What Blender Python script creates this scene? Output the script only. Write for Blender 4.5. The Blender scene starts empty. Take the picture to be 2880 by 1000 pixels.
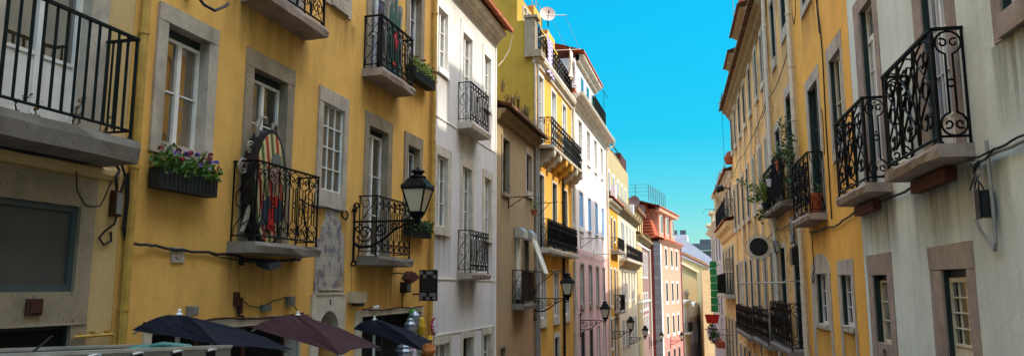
import bpy, math, random
from mathutils import Vector, Matrix
random.seed(7)
C = bpy.context.scene.collection
R_ = math.radians
S = 1.3                                   # survey units -> metres, applied once at the end

# ------------------------------------------------------------------ materials
def lin(h):
    h = h.lstrip('#'); o = []
    for i in (0, 2, 4):
        c = int(h[i:i+2], 16) / 255
        o.append(c / 12.92 if c <= .04045 else ((c + .055) / 1.055) ** 2.4)
    return (*o, 1)
class NT:
    def __init__(s, name):
        s.m = bpy.data.materials.new(name); s.m.use_nodes = True
        s.t = s.m.node_tree; s.b = s.t.nodes['Principled BSDF']
    def n(s, ty, **kw):
        x = s.t.nodes.new(ty)
        for k, v in kw.items():
            if k in x.inputs: x.inputs[k].default_value = v
            else: setattr(x, k, v)
        return x
    def l(s, a, b): s.t.links.new(a, b)
    def coord(s, sc=(1, 1, 1)):
        if not hasattr(s, 'tc'): s.tc = s.n('ShaderNodeTexCoord')
        mp = s.n('ShaderNodeMapping'); mp.inputs['Scale'].default_value = sc
        s.l(s.tc.outputs['Object'], mp.inputs['Vector']); return mp.outputs['Vector']
    def noise(s, scale, sc=(1, 1, 1), detail=5, rough=.6):
        n = s.n('ShaderNodeTexNoise'); n.inputs['Scale'].default_value = scale
        n.inputs['Detail'].default_value = detail; n.inputs['Roughness'].default_value = rough
        s.l(s.coord(sc), n.inputs['Vector']); return n.outputs['Fac']
    def ramp(s, f, a, b, ca=(0, 0, 0, 1), cb=(1, 1, 1, 1)):
        r = s.n('ShaderNodeValToRGB'); e = r.color_ramp.elements
        e[0].position, e[1].position = a, b; e[0].color, e[1].color = ca, cb
        s.l(f, r.inputs['Fac']); return r.outputs['Color']
    def mix(s, f, a, b, mode='MIX'):
        x = s.n('ShaderNodeMix', data_type='RGBA', blend_type=mode)
        for i, v in ((0, f), (6, a), (7, b)):
            if hasattr(v, 'links'): s.l(v, x.inputs[i])
            else: x.inputs[i].default_value = v
        return x.outputs[2]
    def bump(s, f, st, dist=.02):
        b = s.n('ShaderNodeBump'); b.inputs['Strength'].default_value = st; b.inputs['Distance'].default_value = dist
        s.l(f, b.inputs['Height']); s.l(b.outputs['Normal'], s.b.inputs['Normal'])
    def fin(s, col, rough=.8, metal=0., spec=.3):
        if hasattr(col, 'links'): s.l(col, s.b.inputs['Base Color'])
        else: s.b.inputs['Base Color'].default_value = col
        s.b.inputs['Roughness'].default_value = rough; s.b.inputs['Metallic'].default_value = metal
        s.b.inputs['Specular IOR Level'].default_value = spec
        return s.m
def mul(c, k): return (*[min(1, v * k) for v in c[:3]], 1)
def plaster(name, hexc, dirt='#4a3d30', amt=.35, streak=.3, base=None, zb=0., patch=None):
    s = NT(name); c = lin(hexc)
    v = s.ramp(s.noise(.9, detail=7, rough=.65), .3, .72)
    col = s.mix(v, mul(c, .84), mul(c, 1.07))
    if base:                                  # second colour below zb; for the pale pink house it paints in shade
        g = s.n('ShaderNodeSeparateXYZ'); s.l(s.tc.outputs['Object'], g.inputs[0])
        gt = s.n('ShaderNodeMath', operation='LESS_THAN'); gt.inputs[1].default_value = zb * S
        s.l(g.outputs[2], gt.inputs[0])
        col = s.mix(gt.outputs[0], col, s.mix(v, mul(lin(base), .86), mul(lin(base), 1.06)))
    if patch:                                 # fallen plaster showing the coat beneath
        pf = s.ramp(s.noise(.55, detail=9, rough=.72), .53, .57)
        col = s.mix(pf, col, lin(patch))
    st = s.ramp(s.noise(2.6, (1, 1, .09), detail=6, rough=.7), .47, .78)
    col = s.mix(s.scale_(st, streak), col, s.mix(.5, col, lin(dirt)))
    gr = s.ramp(s.noise(.45, (1, 1, .7), detail=9, rough=.75), .5, .8)
    col = s.mix(s.scale_(gr, amt), col, lin(dirt))
    fine = s.ramp(s.noise(38, detail=4), .35, .7)
    col = s.mix(.16, col, s.mix(fine, mul(c, .55), mul(c, 1.2)))
    s.bump(s.noise(9, detail=9, rough=.7), .35, .03)
    return s.fin(col, .88, spec=.15)
def _scale(s, f, k):
    x = s.n('ShaderNodeMath', operation='MULTIPLY'); x.inputs[1].default_value = k; s.l(f, x.inputs[0]); return x.outputs[0]
NT.scale_ = _scale
def stone(name, hexc, spots=.5, dark='#3a332b'):
    s = NT(name); c = lin(hexc)
    col = s.mix(s.ramp(s.noise(3, detail=8, rough=.7), .3, .7), mul(c, .72), mul(c, 1.12))
    col = s.mix(s.scale_(s.ramp(s.noise(24, detail=5), .58, .7), spots), col, lin(dark))
    col = s.mix(s.scale_(s.ramp(s.noise(1.7, (1, 1, .3), detail=6), .5, .75), .5), col, lin(dark))
    s.bump(s.noise(20, detail=8, rough=.7), .5, .02)
    return s.fin(col, .85, spec=.2)
def paint(name, hexc, rough=.5, metal=0., var=.15, spec=.35, sc=6):
    s = NT(name); c = lin(hexc)
    col = s.mix(s.ramp(s.noise(sc, detail=5), .3, .7), mul(c, 1 - var), mul(c, 1 + var))
    s.bump(s.noise(30), .12, .01)
    return s.fin(col, rough, metal, spec)
def rust_iron(name, hexc, rust=.3):
    s = NT(name); c = lin(hexc)
    col = s.mix(s.scale_(s.ramp(s.noise(7, detail=6), .5, .7), rust), c, lin('#5b3a24'))
    return s.fin(col, .6, .0, .12)
def glass(name, hexc, var='#6b6558', k=.35, wav=.1, refl=.12):
    s = NT(name)
    d = s.mix(s.scale_(s.ramp(s.noise(1.3, (1, 1, .6), detail=3), .45, .62), k), lin(hexc), lin(var))
    s.bump(s.noise(1.6, detail=1), wav, .05)
    s.fin(d, .03, 0, .6); s.b.inputs['IOR'].default_value = 1.52
    gl = s.n('ShaderNodeBsdfGlossy'); gl.inputs['Roughness'].default_value = .02
    bn = [x for x in s.t.nodes if x.type == 'BUMP'][0]; s.l(bn.outputs['Normal'], gl.inputs['Normal'])
    mx = s.n('ShaderNodeMixShader'); mx.inputs[0].default_value = refl
    s.l(s.b.outputs[0], mx.inputs[1]); s.l(gl.outputs[0], mx.inputs[2])
    s.l(mx.outputs[0], s.t.nodes['Material Output'].inputs['Surface'])
    return s.m
def tiles(name, a, b, moss='#6b5a44'):
    s = NT(name)
    vo = s.n('ShaderNodeTexVoronoi'); vo.inputs['Scale'].default_value = 3.4; s.l(s.coord(), vo.inputs['Vector'])
    sep = s.n('ShaderNodeSeparateColor'); s.l(vo.outputs['Color'], sep.inputs[0])
    col = s.mix(sep.outputs[0], lin(a), lin(b))
    col = s.mix(s.scale_(s.ramp(s.noise(5, detail=7), .48, .66), .7), col, lin(moss))
    s.bump(s.noise(25), .4, .02)
    return s.fin(col, .85, spec=.2)
def leafm(name, a, b):
    s = NT(name)
    col = s.mix(s.ramp(s.noise(9, detail=3), .35, .65), lin(a), lin(b))
    m = s.fin(col, .55, spec=.3)
    s.b.inputs['Subsurface Weight'].default_value = 0
    tr = s.n('ShaderNodeBsdfTranslucent'); s.l(col, tr.inputs[0])
    mx = s.n('ShaderNodeMixShader'); mx.inputs[0].default_value = .3
    s.l(s.b.outputs[0], mx.inputs[1]); s.l(tr.outputs[0], mx.inputs[2])
    s.l(mx.outputs[0], s.t.nodes['Material Output'].inputs['Surface'])
    return m
def ashlar(name, hexc):
    s = NT(name); c = lin(hexc)
    br = s.n('ShaderNodeTexBrick'); br.inputs['Scale'].default_value = 1.0
    br.inputs['Color1'].default_value = mul(c, .8); br.inputs['Color2'].default_value = mul(c, 1.15); br.inputs['Mortar'].default_value = mul(c, .5)
    br.inputs['Mortar Size'].default_value = .025; br.inputs['Brick Width'].default_value = 1.0; br.inputs['Row Height'].default_value = .55
    sp = s.n('ShaderNodeSeparateXYZ'); s.coord(); s.l(s.tc.outputs['Object'], sp.inputs[0])
    ad = s.n('ShaderNodeMath', operation='ADD'); s.l(sp.outputs[0], ad.inputs[0]); s.l(sp.outputs[1], ad.inputs[1])
    cb = s.n('ShaderNodeCombineXYZ'); s.l(ad.outputs[0], cb.inputs[0]); s.l(sp.outputs[2], cb.inputs[1])
    s.l(cb.outputs[0], br.inputs['Vector'])
    col = s.mix(s.scale_(s.ramp(s.noise(2, detail=7), .45, .7), .45), br.outputs['Color'], mul(c, .5))
    s.bump(s.noise(12), .4, .03)
    return s.fin(col, .85, spec=.2)
def azulejo(name):                            # worn blue and white tiles, a plain generic scroll pattern
    s = NT(name)
    blue = s.ramp(s.noise(5.5, (1, 1, .8), detail=6, rough=.62), .49, .58)
    col = s.mix(s.scale_(blue, .78), lin('#aaa294'), lin('#55516a')); col = s.mix(s.ramp(s.noise(2.2, detail=8, rough=.7), .56, .62), col, lin('#94846a'))
    br = s.n('ShaderNodeTexBrick'); br.offset = 0; br.inputs['Scale'].default_value = 1.0
    br.inputs['Brick Width'].default_value = .17; br.inputs['Row Height'].default_value = .17; br.inputs['Mortar Size'].default_value = .004
    br.inputs['Color1'].default_value = (1, 1, 1, 1); br.inputs['Color2'].default_value = (.88, .88, .9, 1); br.inputs['Mortar'].default_value = (.6, .57, .55, 1)
    sp = s.n('ShaderNodeSeparateXYZ'); s.l(s.tc.outputs['Object'], sp.inputs[0])
    cb = s.n('ShaderNodeCombineXYZ'); s.l(sp.outputs[1], cb.inputs[0]); s.l(sp.outputs[2], cb.inputs[1]); s.l(cb.outputs[0], br.inputs['Vector'])
    col = s.mix(1., col, br.outputs['Color'], 'MULTIPLY')
    return s.fin(col, .4, spec=.4)
def stripes(name, cols):
    s = NT(name); sp = s.n('ShaderNodeSeparateXYZ'); s.coord(); s.l(s.tc.outputs['Object'], sp.inputs[0])
    a = s.n('ShaderNodeMath', operation='MULTIPLY_ADD'); a.inputs[1].default_value = .22; s.l(sp.outputs[2], a.inputs[0]); s.l(sp.outputs[1], a.inputs[2])
    b = s.n('ShaderNodeMath', operation='MULTIPLY'); b.inputs[1].default_value = 3.6; s.l(a.outputs[0], b.inputs[0])
    f = s.n('ShaderNodeMath', operation='FRACT'); s.l(b.outputs[0], f.inputs[0])
    r = s.n('ShaderNodeValToRGB'); r.color_ramp.interpolation = 'CONSTANT'; e = r.color_ramp.elements
    while len(e) < len(cols): e.new(.5)
    for i, h in enumerate(cols): e[i].position = i / len(cols); e[i].color = lin(h)
    s.l(f.outputs[0], r.inputs[0])
    return s.fin(r.outputs[0], .5)
def checks(name, a, b, sc):
    s = NT(name); w = s.n('ShaderNodeTexWave', bands_direction='Z'); w.inputs['Scale'].default_value = sc; s.l(s.coord(), w.inputs['Vector'])
    w2 = s.n('ShaderNodeTexWave', bands_direction='Y'); w2.inputs['Scale'].default_value = sc; s.l(s.coord(), w2.inputs['Vector'])
    f = s.n('ShaderNodeMath', operation='MAXIMUM')
    s.l(s.ramp(w.outputs['Fac'], .82, .9), f.inputs[0]); s.l(s.ramp(w2.outputs['Fac'], .82, .9), f.inputs[1])
    col = s.mix(f.outputs[0], lin(a), lin(b)); s.bump(s.noise(6), .3, .03)
    return s.fin(col, .9)

M = {
 'cream': plaster('cream_plaster', '#c9ab76', amt=.3, streak=.35),
 'yellow': plaster('ochre_yellow_plaster', '#e2b05e', dirt='#5c3f1c', amt=.42, streak=.5),
 'white': plaster('white_plaster', '#d6d2cc', dirt='#837a70', amt=.3, streak=.45),
 'greybrown': plaster('grey_brown_plaster', '#a68f6a', amt=.35, streak=.5, base='#b58f68', zb=3.41),
 'brightyellow': plaster('bright_yellow_plaster', '#dca648', dirt='#7a5a1c', amt=.25, streak=.35),
 'olive': plaster('shaded_yellow_plaster', '#b8943a', dirt='#4a3d12', amt=.45, streak=.5),  # house yellow darkened, painting in the shade of its side walls
 'pinkwhite': plaster('pale_pink_plaster', '#efe2da', dirt='#a08078', amt=.25, streak=.3, base='#dfb0a6', zb=6.9),  # pale above and pink below paint sun and shade onto one plaster
 'yellow2': plaster('warm_yellow_plaster', '#d09c38', dirt='#7a5a1c', amt=.15, streak=.2),
 'creamwhite': plaster('cream_white_plaster', '#d8c6a4', dirt='#9a8a68', amt=.12, streak=.2),
 'mauve': plaster('mauve_brown_plaster', '#8d6b62', dirt='#4c3832', amt=.25, streak=.3),
 'tan': plaster('tan_plaster', '#c6a878', dirt='#6a5030', amt=.3, streak=.3),
 'salmon': plaster('salmon_plaster', '#ca9076', dirt='#a0684c', amt=.2, streak=.3, base='#c4786c', zb=3.93),
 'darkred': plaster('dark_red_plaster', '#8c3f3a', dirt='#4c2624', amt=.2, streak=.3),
 'olivecream': plaster('olive_cream_plaster', '#a8946c', dirt='#7c6a3c', amt=.2, streak=.25),
 'ochrewall': plaster('pale_ochre_plaster', '#b39c72', dirt='#7a6238', amt=.3, streak=.3),
 'lilac': plaster('pale_lilac_plaster', '#cdbfc6', amt=.1, streak=.2),
 'greywhite': plaster('grey_white_plaster', '#d8ddd0', dirt='#5a5844', amt=.2, streak=.5),
 'gold': plaster('golden_yellow_plaster', '#efb152', dirt='#6a4a18', amt=.3, streak=.45),
 'tan2': plaster('weathered_tan_plaster', '#dcae6c', dirt='#5a4020', amt=.3, streak=.4, patch='#a98452'),
 'weathered': plaster('weathered_beige_plaster', '#f0bf78', dirt='#35230f', amt=.75, streak=1., patch='#b08a58'),
 'beige': plaster('beige_plaster', '#ecc68f', dirt='#6c5432', amt=.35, streak=.45),
 'stone': stone('grey_limestone', '#b5a795'), 'stonedark': stone('dark_weathered_stone', '#96866f', .7),
 'stonepale': stone('pale_limestone', '#c9bda9', .35), 'stonepink': stone('pinkish_limestone', '#a39081', .5),
 'slab': stone('stained_concrete', '#857b70', .6), 'trimwhite': paint('white_trim_paint', '#ddd6cb', .7, var=.08, sc=3),
 'cornice': paint('grimy_cornice_paint', '#cfc2ae', .8, var=.25, sc=2.5), 'cornicedirty': stone('dirty_cornice_stone', '#8f7650', .7),
 'ashlar': ashlar('grey_ashlar_blocks', '#857f7c'),
 'iron': rust_iron('black_ironwork', '#070707', .12), 'irongreen': rust_iron('dark_green_ironwork', '#0a1411', .1),
 'ironrust': rust_iron('rusty_ironwork', '#130f0d', .7), 'greenmesh': paint('green_mesh_screen', '#2f4d3c', .8), 'darkpanel': paint('dark_panel', '#0d0c0b', .7),
 'redpanel': paint('dark_red_panel', '#2a1714', .7), 'brownscreen': paint('woven_brown_screen', '#7b6a55', .9),
 'framewhite': paint('white_frame_paint', '#d8d4cc', .45, var=.1), 'framecream': paint('cream_frame_paint', '#cbbfa6', .5, var=.15),
 'framedark': paint('dark_green_frame_paint', '#1a2a26', .5), 'framebrown': paint('brown_frame_paint', '#4a2f22', .55, var=.3),
 'g_far': paint('far_dark_glass', '#15161a', .7, var=.5, spec=.06, sc=.8), 'g_dark': glass('dark_glass', '#0d0f11', wav=.16, refl=.2), 'g_warm': glass('warm_curtained_glass', '#3a2e20', '#8a6f48', .6, refl=.28), 'g_net': glass('netted_glass', '#4a453b', '#6d6556', .6, refl=.05),
 'g_pale': glass('pale_curtained_glass', '#6d6a66', '#b0aaa0', .6), 'g_sky': glass('reflecting_glass', '#0d1622', '#3a4c60', .3, refl=.6), 'g_lilac': glass('curtained_glass', '#3a3544', '#8d86a0', .6, refl=.2),
 'skyblue': paint('painted_sky_reflection', '#7fb0d6', .6, var=.08), 'shutgrey': paint('grey_shutter_metal', '#4b4845', .6, var=.1, sc=2), 'shutframe': paint('blue_grey_frame_paint', '#3f4a4c', .5),  # the pale blue is a sky reflection painted onto window panes
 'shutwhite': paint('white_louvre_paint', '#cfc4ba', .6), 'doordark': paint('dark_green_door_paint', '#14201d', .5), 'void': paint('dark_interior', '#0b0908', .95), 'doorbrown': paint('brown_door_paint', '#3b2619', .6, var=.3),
 'tile': tiles('clay_roof_tiles', '#b5613c', '#8c4a30'), 'tileold': tiles('old_roof_tiles', '#8a5a3c', '#5e4430', '#4a4030'), 'tilered': tiles('red_roof_tiles', '#b8583a', '#9c4630', '#8a4a30'),
 'pipe_y': paint('yellow_painted_pipe', '#b08a3c', .55, var=.25), 'pipe_g': paint('grey_pipe', '#8d8a84', .5), 'pipe_b': rust_iron('black_downpipe', '#1a1817', .3), 'pipe_w': paint('cream_pipe', '#cabda8', .6),
 'cable': paint('black_cable_rubber', '#0a0909', .6), 'plastic_grey': paint('grey_plastic', '#77736c', .5), 'plastic_black': paint('black_plastic', '#121212', .5), 'plastic_beige': paint('beige_plastic', '#a8987a', .5),
 'rust': stone('rusted_plate', '#4a2a1c', .6), 'paper': paint('printed_paper', '#b9ab92', .8, var=.2, sc=40),
 'lampiron': rust_iron('lantern_iron', '#090a0b', .1), 'navy': paint('navy_canvas', '#15161f', .85, var=.12, spec=.1), 'maroon': paint('maroon_canvas', '#3c2628', .85, var=.12, spec=.1),
 'alu': paint('brushed_aluminium', '#8e8c88', .4, .6, var=.12), 'alu2': paint('aluminium_edge', '#c8c6c2', .3, .7), 'hose': paint('teal_hose', '#2f6a60', .4), 'white_pl': paint('white_plastic', '#d8d6d2', .4),
 'leaf': leafm('green_leaves', '#35501c', '#5c7a2a'), 'leafdk': leafm('dark_green_leaves', '#22361a', '#3d5a24'), 'leafdry': leafm('dry_stems', '#5c4a2c', '#84693c'), 'leafpale': leafm('pale_green_leaves', '#5c6e2c', '#8a9440'),
 'stem': paint('brown_stem', '#4a3a22', .8), 'red': paint('red_petals', '#7a1420', .6), 'violet': paint('violet_petals', '#5a4a8c', .6), 'petwhite': paint('pale_petals', '#c9bcc4', .6), 'pinkp': paint('pink_petals', '#c0607a', .6),
 'terra': paint('terracotta', '#9a4a2a', .8, var=.2), 'boxdark': paint('dark_planter_paint', '#171a18', .7),
 'azulejo': azulejo('blue_white_tiles'), 'boardrim': paint('dark_board_rim', '#161419', .4), 'boardstripe': stripes('striped_board_paint', ['#a02c20', '#bda878', '#4c5a30', '#bda878']),
 'skin': paint('painted_face', '#a07c66', .6), 'greyhair': paint('painted_grey', '#5e6058', .6), 'bluepaint': paint('painted_blue', '#2c3a48', .6), 'gold_p': paint('pale_gold_paint', '#857a6a', .5), 'greenp': paint('painted_green', '#2c4a38', .6),
 'flaggreen': paint('green_sign_enamel', '#1f7a3a', .5, var=.08), 'flagred': paint('red_plastic', '#c02418', .45, var=.08),
 'towel': checks('purple_check_towel', '#7a5ea6', '#d8cfe6', 1.6), 'cloth': paint('pale_laundry', '#cdc2ae', .9, var=.3, sc=3), 'clothpink': paint('faded_laundry', '#a8837a', .9, var=.3, sc=4), 'dish': paint('pinkish_dish', '#cfae9e', .5),
 'signblack': paint('sign_black', '#080707', .5), 'signgrey': paint('sign_grey_squares', '#6e6a66', .6), 'signrim': paint('sign_pale_rim', '#c9bba4', .5), 'digits': paint('digit_paint', '#1a1614', .6), 'letter': paint('dim_letter_paint', '#3a322b', .6),
 'foil': paint('silver_foil', '#8f9298', .35, .5, var=.5), 'balloony': paint('yellow_rubber', '#c8a01c', .6, var=.3), 'balloong': paint('green_rubber', '#3f9a34', .35), 'starpink': paint('pink_paper', '#c87a92', .8), 'starred': paint('crimson_paper', '#b03048', .8), 'orangep': paint('orange_paper', '#b0662c', .8),
 'asphalt': stone('street_cobbles', '#5a5650', .4), 'pave': stone('pavement_stone', '#a39c90', .4), 'timber': paint('red_brown_timber', '#5e2f20', .8, var=.25), 'roofdark': paint('dark_roof_panels', '#4a4c50', .5),
 'lamp_glass': None,
}
_s = NT('milky_lantern_glass'); _s.b.inputs['Transmission Weight'].default_value = 0.2
_r = NT('ribbed_grey_shutter'); _w = _r.n('ShaderNodeTexWave', bands_direction='Z'); _w.inputs['Scale'].default_value = 11; _w.inputs['Distortion'].default_value = .4; _r.l(_r.coord(), _w.inputs['Vector'])
_c = _r.mix(_r.ramp(_w.outputs['Fac'], .0, .25), lin('#47433f'), _r.mix(_r.ramp(_r.noise(1.6, (1, 1, .4), detail=7), .3, .75), lin('#56524d'), lin('#3c3935'))); _r.bump(_w.outputs['Fac'], .1, .01); M['rollshut'] = _r.fin(_c, .6)
M['lamp_glass'] = _s.fin(lin('#dccdb0'), .25, 0, .5)

# ------------------------------------------------------------------ mesh builder
class MB:
    def __init__(s): s.v = []; s.f = []
    def pts(s, P): i = len(s.v); s.v += [tuple(p) for p in P]; return i
    def poly(s, P): i = s.pts(P); s.f.append(tuple(range(i, i + len(P)))); return s
    def hexa(s, P):                            # 8 corners, 0-3 bottom ring, 4-7 top ring
        i = s.pts(P)
        for q in ((3, 2, 1, 0), (4, 5, 6, 7), (0, 1, 5, 4), (1, 2, 6, 5), (2, 3, 7, 6), (3, 0, 4, 7)): s.f.append(tuple(i + k for k in q))
        return s
    def box(s, x0, x1, y0, y1, z0, z1):
        return s.hexa([(x0, y0, z0), (x1, y0, z0), (x1, y1, z0), (x0, y1, z0), (x0, y0, z1), (x1, y0, z1), (x1, y1, z1), (x0, y1, z1)])
    def wb(s, F, s0, s1, d0, d1, z0, z1, j=0):   # box in wall coordinates (along, out, up); j = chipped corners
        P = [(a, d, z) for z in (z0, z1) for a, d in ((s0, d0), (s1, d0), (s1, d1), (s0, d1))]
        if j: P = [(a + random.uniform(-j, j), d + random.uniform(-j, j), z + random.uniform(-j, j)) for a, d, z in P]
        return s.hexa([F(*p) for p in P])
    def tube(s, P, r, n=5, cap=True):
        P = [Vector(p) for p in P]; rings = []; prev = None
        for k, p in enumerate(P):
            t = (P[min(k + 1, len(P) - 1)] - P[max(k - 1, 0)])
            if t.length < 1e-9: t = Vector((0, 0, 1))
            t.normalize()
            if prev is None:
                a = t.cross(Vector((0, 0, 1)))
                if a.length < .1: a = t.cross(Vector((1, 0, 0)))
            else:
                a = prev - t * prev.dot(t)
                if a.length < 1e-4: a = t.orthogonal()
            a.normalize(); b = t.cross(a); prev = a
            rr = r[k] if isinstance(r, (list, tuple)) else r
            rings.append(s.pts([p + (a * math.cos(2 * math.pi * q / n) + b * math.sin(2 * math.pi * q / n)) * rr for q in range(n)]))
        for k in range(len(P) - 1):
            for q in range(n):
                s.f.append((rings[k] + q, rings[k] + (q + 1) % n, rings[k + 1] + (q + 1) % n, rings[k + 1] + q))
        if cap:
            s.f.append(tuple(rings[0] + q for q in reversed(range(n)))); s.f.append(tuple(rings[-1] + q for q in range(n)))
        return s
    def lathe(s, cx, cy, prof, n=16, sq=0):      # prof: (r, z); sq rotates a four-sided profile
        rings = [s.pts([(cx + r * math.cos(2 * math.pi * (q + .5 * sq) / n), cy + r * math.sin(2 * math.pi * (q + .5 * sq) / n), z) for q in range(n)]) for r, z in prof]
        for k in range(len(prof) - 1):
            for q in range(n): s.f.append((rings[k] + q, rings[k] + (q + 1) % n, rings[k + 1] + (q + 1) % n, rings[k + 1] + q))
        s.f.append(tuple(rings[0] + q for q in reversed(range(n)))); s.f.append(tuple(rings[-1] + q for q in range(n)))
        return s
    def extr(s, F, s0, s1, prof):                # closed (d, z) profile swept along the wall
        a = s.pts([F(s0, d, z) for d, z in prof]); b = s.pts([F(s1, d, z) for d, z in prof]); n = len(prof)
        for k in range(n): s.f.append((a + k, a + (k + 1) % n, b + (k + 1) % n, b + k))
        s.f.append(tuple(a + k for k in reversed(range(n)))); s.f.append(tuple(b + k for k in range(n)))
        return s
    def prism(s, F, pts, d0, d1):                # (s, z) outline extruded outward
        n = len(pts); a = s.pts([F(p, d0, z) for p, z in pts]); b = s.pts([F(p, d1, z) for p, z in pts])
        for k in range(n): s.f.append((a + k, a + (k + 1) % n, b + (k + 1) % n, b + k))
        s.f.append(tuple(a + k for k in reversed(range(n)))); s.f.append(tuple(b + k for k in range(n)))
        return s
    def build(s, name, mat, parent=None, smooth=False, label=None):
        org = Vector((0, 0, 0))
        if parent is not None:
            q = parent
            while q is not None: org += q.location; q = q.parent
        elif s.v:
            xs, ys, zs = zip(*s.v); org = Vector(((min(xs) + max(xs)) / 2, (min(ys) + max(ys)) / 2, min(zs)))
        me = bpy.data.meshes.new(name)
        me.from_pydata([(x - org.x, y - org.y, z - org.z) for x, y, z in s.v], [], s.f)
        me.materials.append(M[mat] if isinstance(mat, str) else mat)
        me.validate(); me.update()
        import bmesh
        bm = bmesh.new(); bm.from_mesh(me); bmesh.ops.recalc_face_normals(bm, faces=bm.faces); bm.to_mesh(me); bm.free()
        if smooth: me.polygons.foreach_set('use_smooth', [True] * len(me.polygons))
        o = bpy.data.objects.new(name, me); C.objects.link(o)
        if parent is not None: o.parent = parent
        else: o.location = org
        if label: o['label'] = label
        return o
def tag(o, label, cat, group=None):
    o['label'] = label; o['category'] = cat
    if group: o['group'] = group
    return o
def thing(name, label, cat, loc=(0, 0, 0), group=None):
    o = bpy.data.objects.new(name, None); C.objects.link(o); o.location = loc; o.empty_display_size = .2
    return tag(o, label, cat, group)
def struct(mb, name, mat):
    o = mb.build(name, mat); o['kind'] = 'structure'; return o

class Wall:                                      # (s = along the street, d = out over the street, z) -> world
    def __init__(s, x0, k, side): s.x0, s.k = x0, k; n = math.hypot(1, k); s.n = (side / n, -side * k / n); s.side = side
    def __call__(s, a, d, z): return (s.x0 + s.k * a + d * s.n[0], a + d * s.n[1], z)
L = Wall(-5.2, 0, 1); R = Wall(3.05, math.tan(R_(-2.85)), -1); PK = Wall(-12.86, .128, 1); LB = Wall(-6.5, 0, 1)
def ground(y):
    if y < 20: return -1.35 - .11 * y
    return -3.55 - .075 * (y - 20)

# ------------------------------------------------------------------ windows, walls, roofs
def wall_sheet(mb, F, s0, s1, z0, z1, holes, d=0., thick=.3):
    ss = sorted({s0, s1, *[min(max(v, s0), s1) for h in holes for v in h[:2]]}); zz = sorted({z0, z1, *[min(max(v, z0), z1) for h in holes for v in h[2:4]]})
    for i in range(len(ss) - 1):
        for j in range(len(zz) - 1):
            a, b, c, e = ss[i], ss[i + 1], zz[j], zz[j + 1]; mx, mz = (a + b) / 2, (c + e) / 2
            if any(h[0] < mx < h[1] and h[2] < mz < h[3] for h in holes): continue
            mb.poly([F(a, d, c), F(b, d, c), F(b, d, e), F(a, d, e)])
    for h in holes:
        a, b, c, e = max(h[0], s0), min(h[1], s1), max(h[2], z0), min(h[3], z1)
        for P in (((a, c), (a, e)), ((b, c), (b, e)), ((a, c), (b, c)), ((a, e), (b, e))):
            (p, q), (r, t) = P; mb.poly([F(p, d, q), F(r, d, t), F(r, d - thick, t), F(p, d - thick, q)])
def body(mb, F, s0, s1, z0, z1, depth, e=.004):
    a, b = s0 + e, s1 - e
    mb.poly([F(a, 0, z0), F(a, -depth, z0), F(a, -depth, z1), F(a, 0, z1)]); mb.poly([F(b, 0, z0), F(b, -depth, z0), F(b, -depth, z1), F(b, 0, z1)])
    mb.poly([F(a, -depth, z0), F(b, -depth, z0), F(b, -depth, z1), F(a, -depth, z1)]); mb.poly([F(a, 0, z1), F(b, 0, z1), F(b, -depth, z1), F(a, -depth, z1)])
def bars(mb, F, s0, s1, z0, z1, leaves, rows, cols, d, w=.036, mun=.016, dep=.04, low=0):
    mb.wb(F, s0, s0 + w, d, d + dep, z0, z1); mb.wb(F, s1 - w, s1, d, d + dep, z0, z1)
    mb.wb(F, s0 + w, s1 - w, d, d + dep, z1 - w, z1); mb.wb(F, s0 + w, s1 - w, d, d + dep, z0, z0 + w * 1.3)
    lw = (s1 - s0 - 2 * w) / leaves
    zb, zt = z0 + w * 1.3, z1 - w
    if low:
        mb.wb(F, s0 + w, s1 - w, d + .004, d + dep - .012, zb, zb + low); zb += low
        mb.wb(F, s0 + w, s1 - w, d, d + dep, zb, zb + .03); zb += .03
    for k in range(1, leaves):
        c = s0 + w + lw * k; mb.wb(F, c - w * .8, c + w * .8, d + .003, d + dep + .006, z0 + w * 1.3, zt)
    for k in range(leaves):
        a = s0 + w + lw * k; b = a + lw
        for r in range(1, rows):
            z = zb + (zt - zb) * r / rows; mb.wb(F, a, b, d + .006, d + dep - .006, z - mun / 2, z + mun / 2)
        for c in range(1, cols):
            x = a + lw * c / cols; mb.wb(F, x - mun / 2, x + mun / 2, d + .009, d + dep - .009, zb, zt)
def window(B, F, out, op, leaves=2, rows=2, cols=1, st='stone', fr='framewhite', gl='g_dark', proud=.025, rec=.14, low=0, top=0, fd=None, sill=True, j=.004, transom=0, w=.036, liner=0):
    """stone surround = the window part; sash frame and pane are its sub-parts. out/op = (s0, s1, z0, z1)"""
    s0, s1, z0, z1 = out; a, b, c, e = op; m = MB()
    back = -rec - .06
    if a > s0: m.wb(F, s0, a, back, proud, z0, e, j)
    if s1 > b: m.wb(F, b, s1, back, proud, z0, e, j)
    if z1 > e: m.wb(F, s0, s1, back, proud + .004, e + .001, z1, j)
    if c > z0: m.wb(F, a + .001, b - .001, back, proud + (.035 if sill else -.006), z0, c, j)
    if not m.v: m.wb(F, a, b, back, -rec + .001, c, c + .02)
    w_ = m.build('window', st, B)
    f = MB(); zt = e - top
    if transom:
        bars(f, F, a, b, zt - transom, zt, 1, 1, 1, -rec, w); zt -= transom + .004
    bars(f, F, a, b, c, zt, leaves, rows, cols, -rec, w, low=low); f.build('frame', fr, w_)
    g = MB(); g.poly([F(a, -rec + .012, c), F(b, -rec + .012, c), F(b, -rec + .012, e - top), F(a, -rec + .012, e - top)]); g.build('pane', gl, w_)
    if liner:
        t = MB(); t.wb(F, b - .03, b - .002, -rec + .042, -.012, c + .01, e - .004); t.build('shutter', 'framedark', w_)
    if top:
        t = MB(); t.wb(F, a, b, -rec - .02, -rec + .03, e - top + .002, e); t.build('shutter_box', 'framedark', w_)
    return w_
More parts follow.
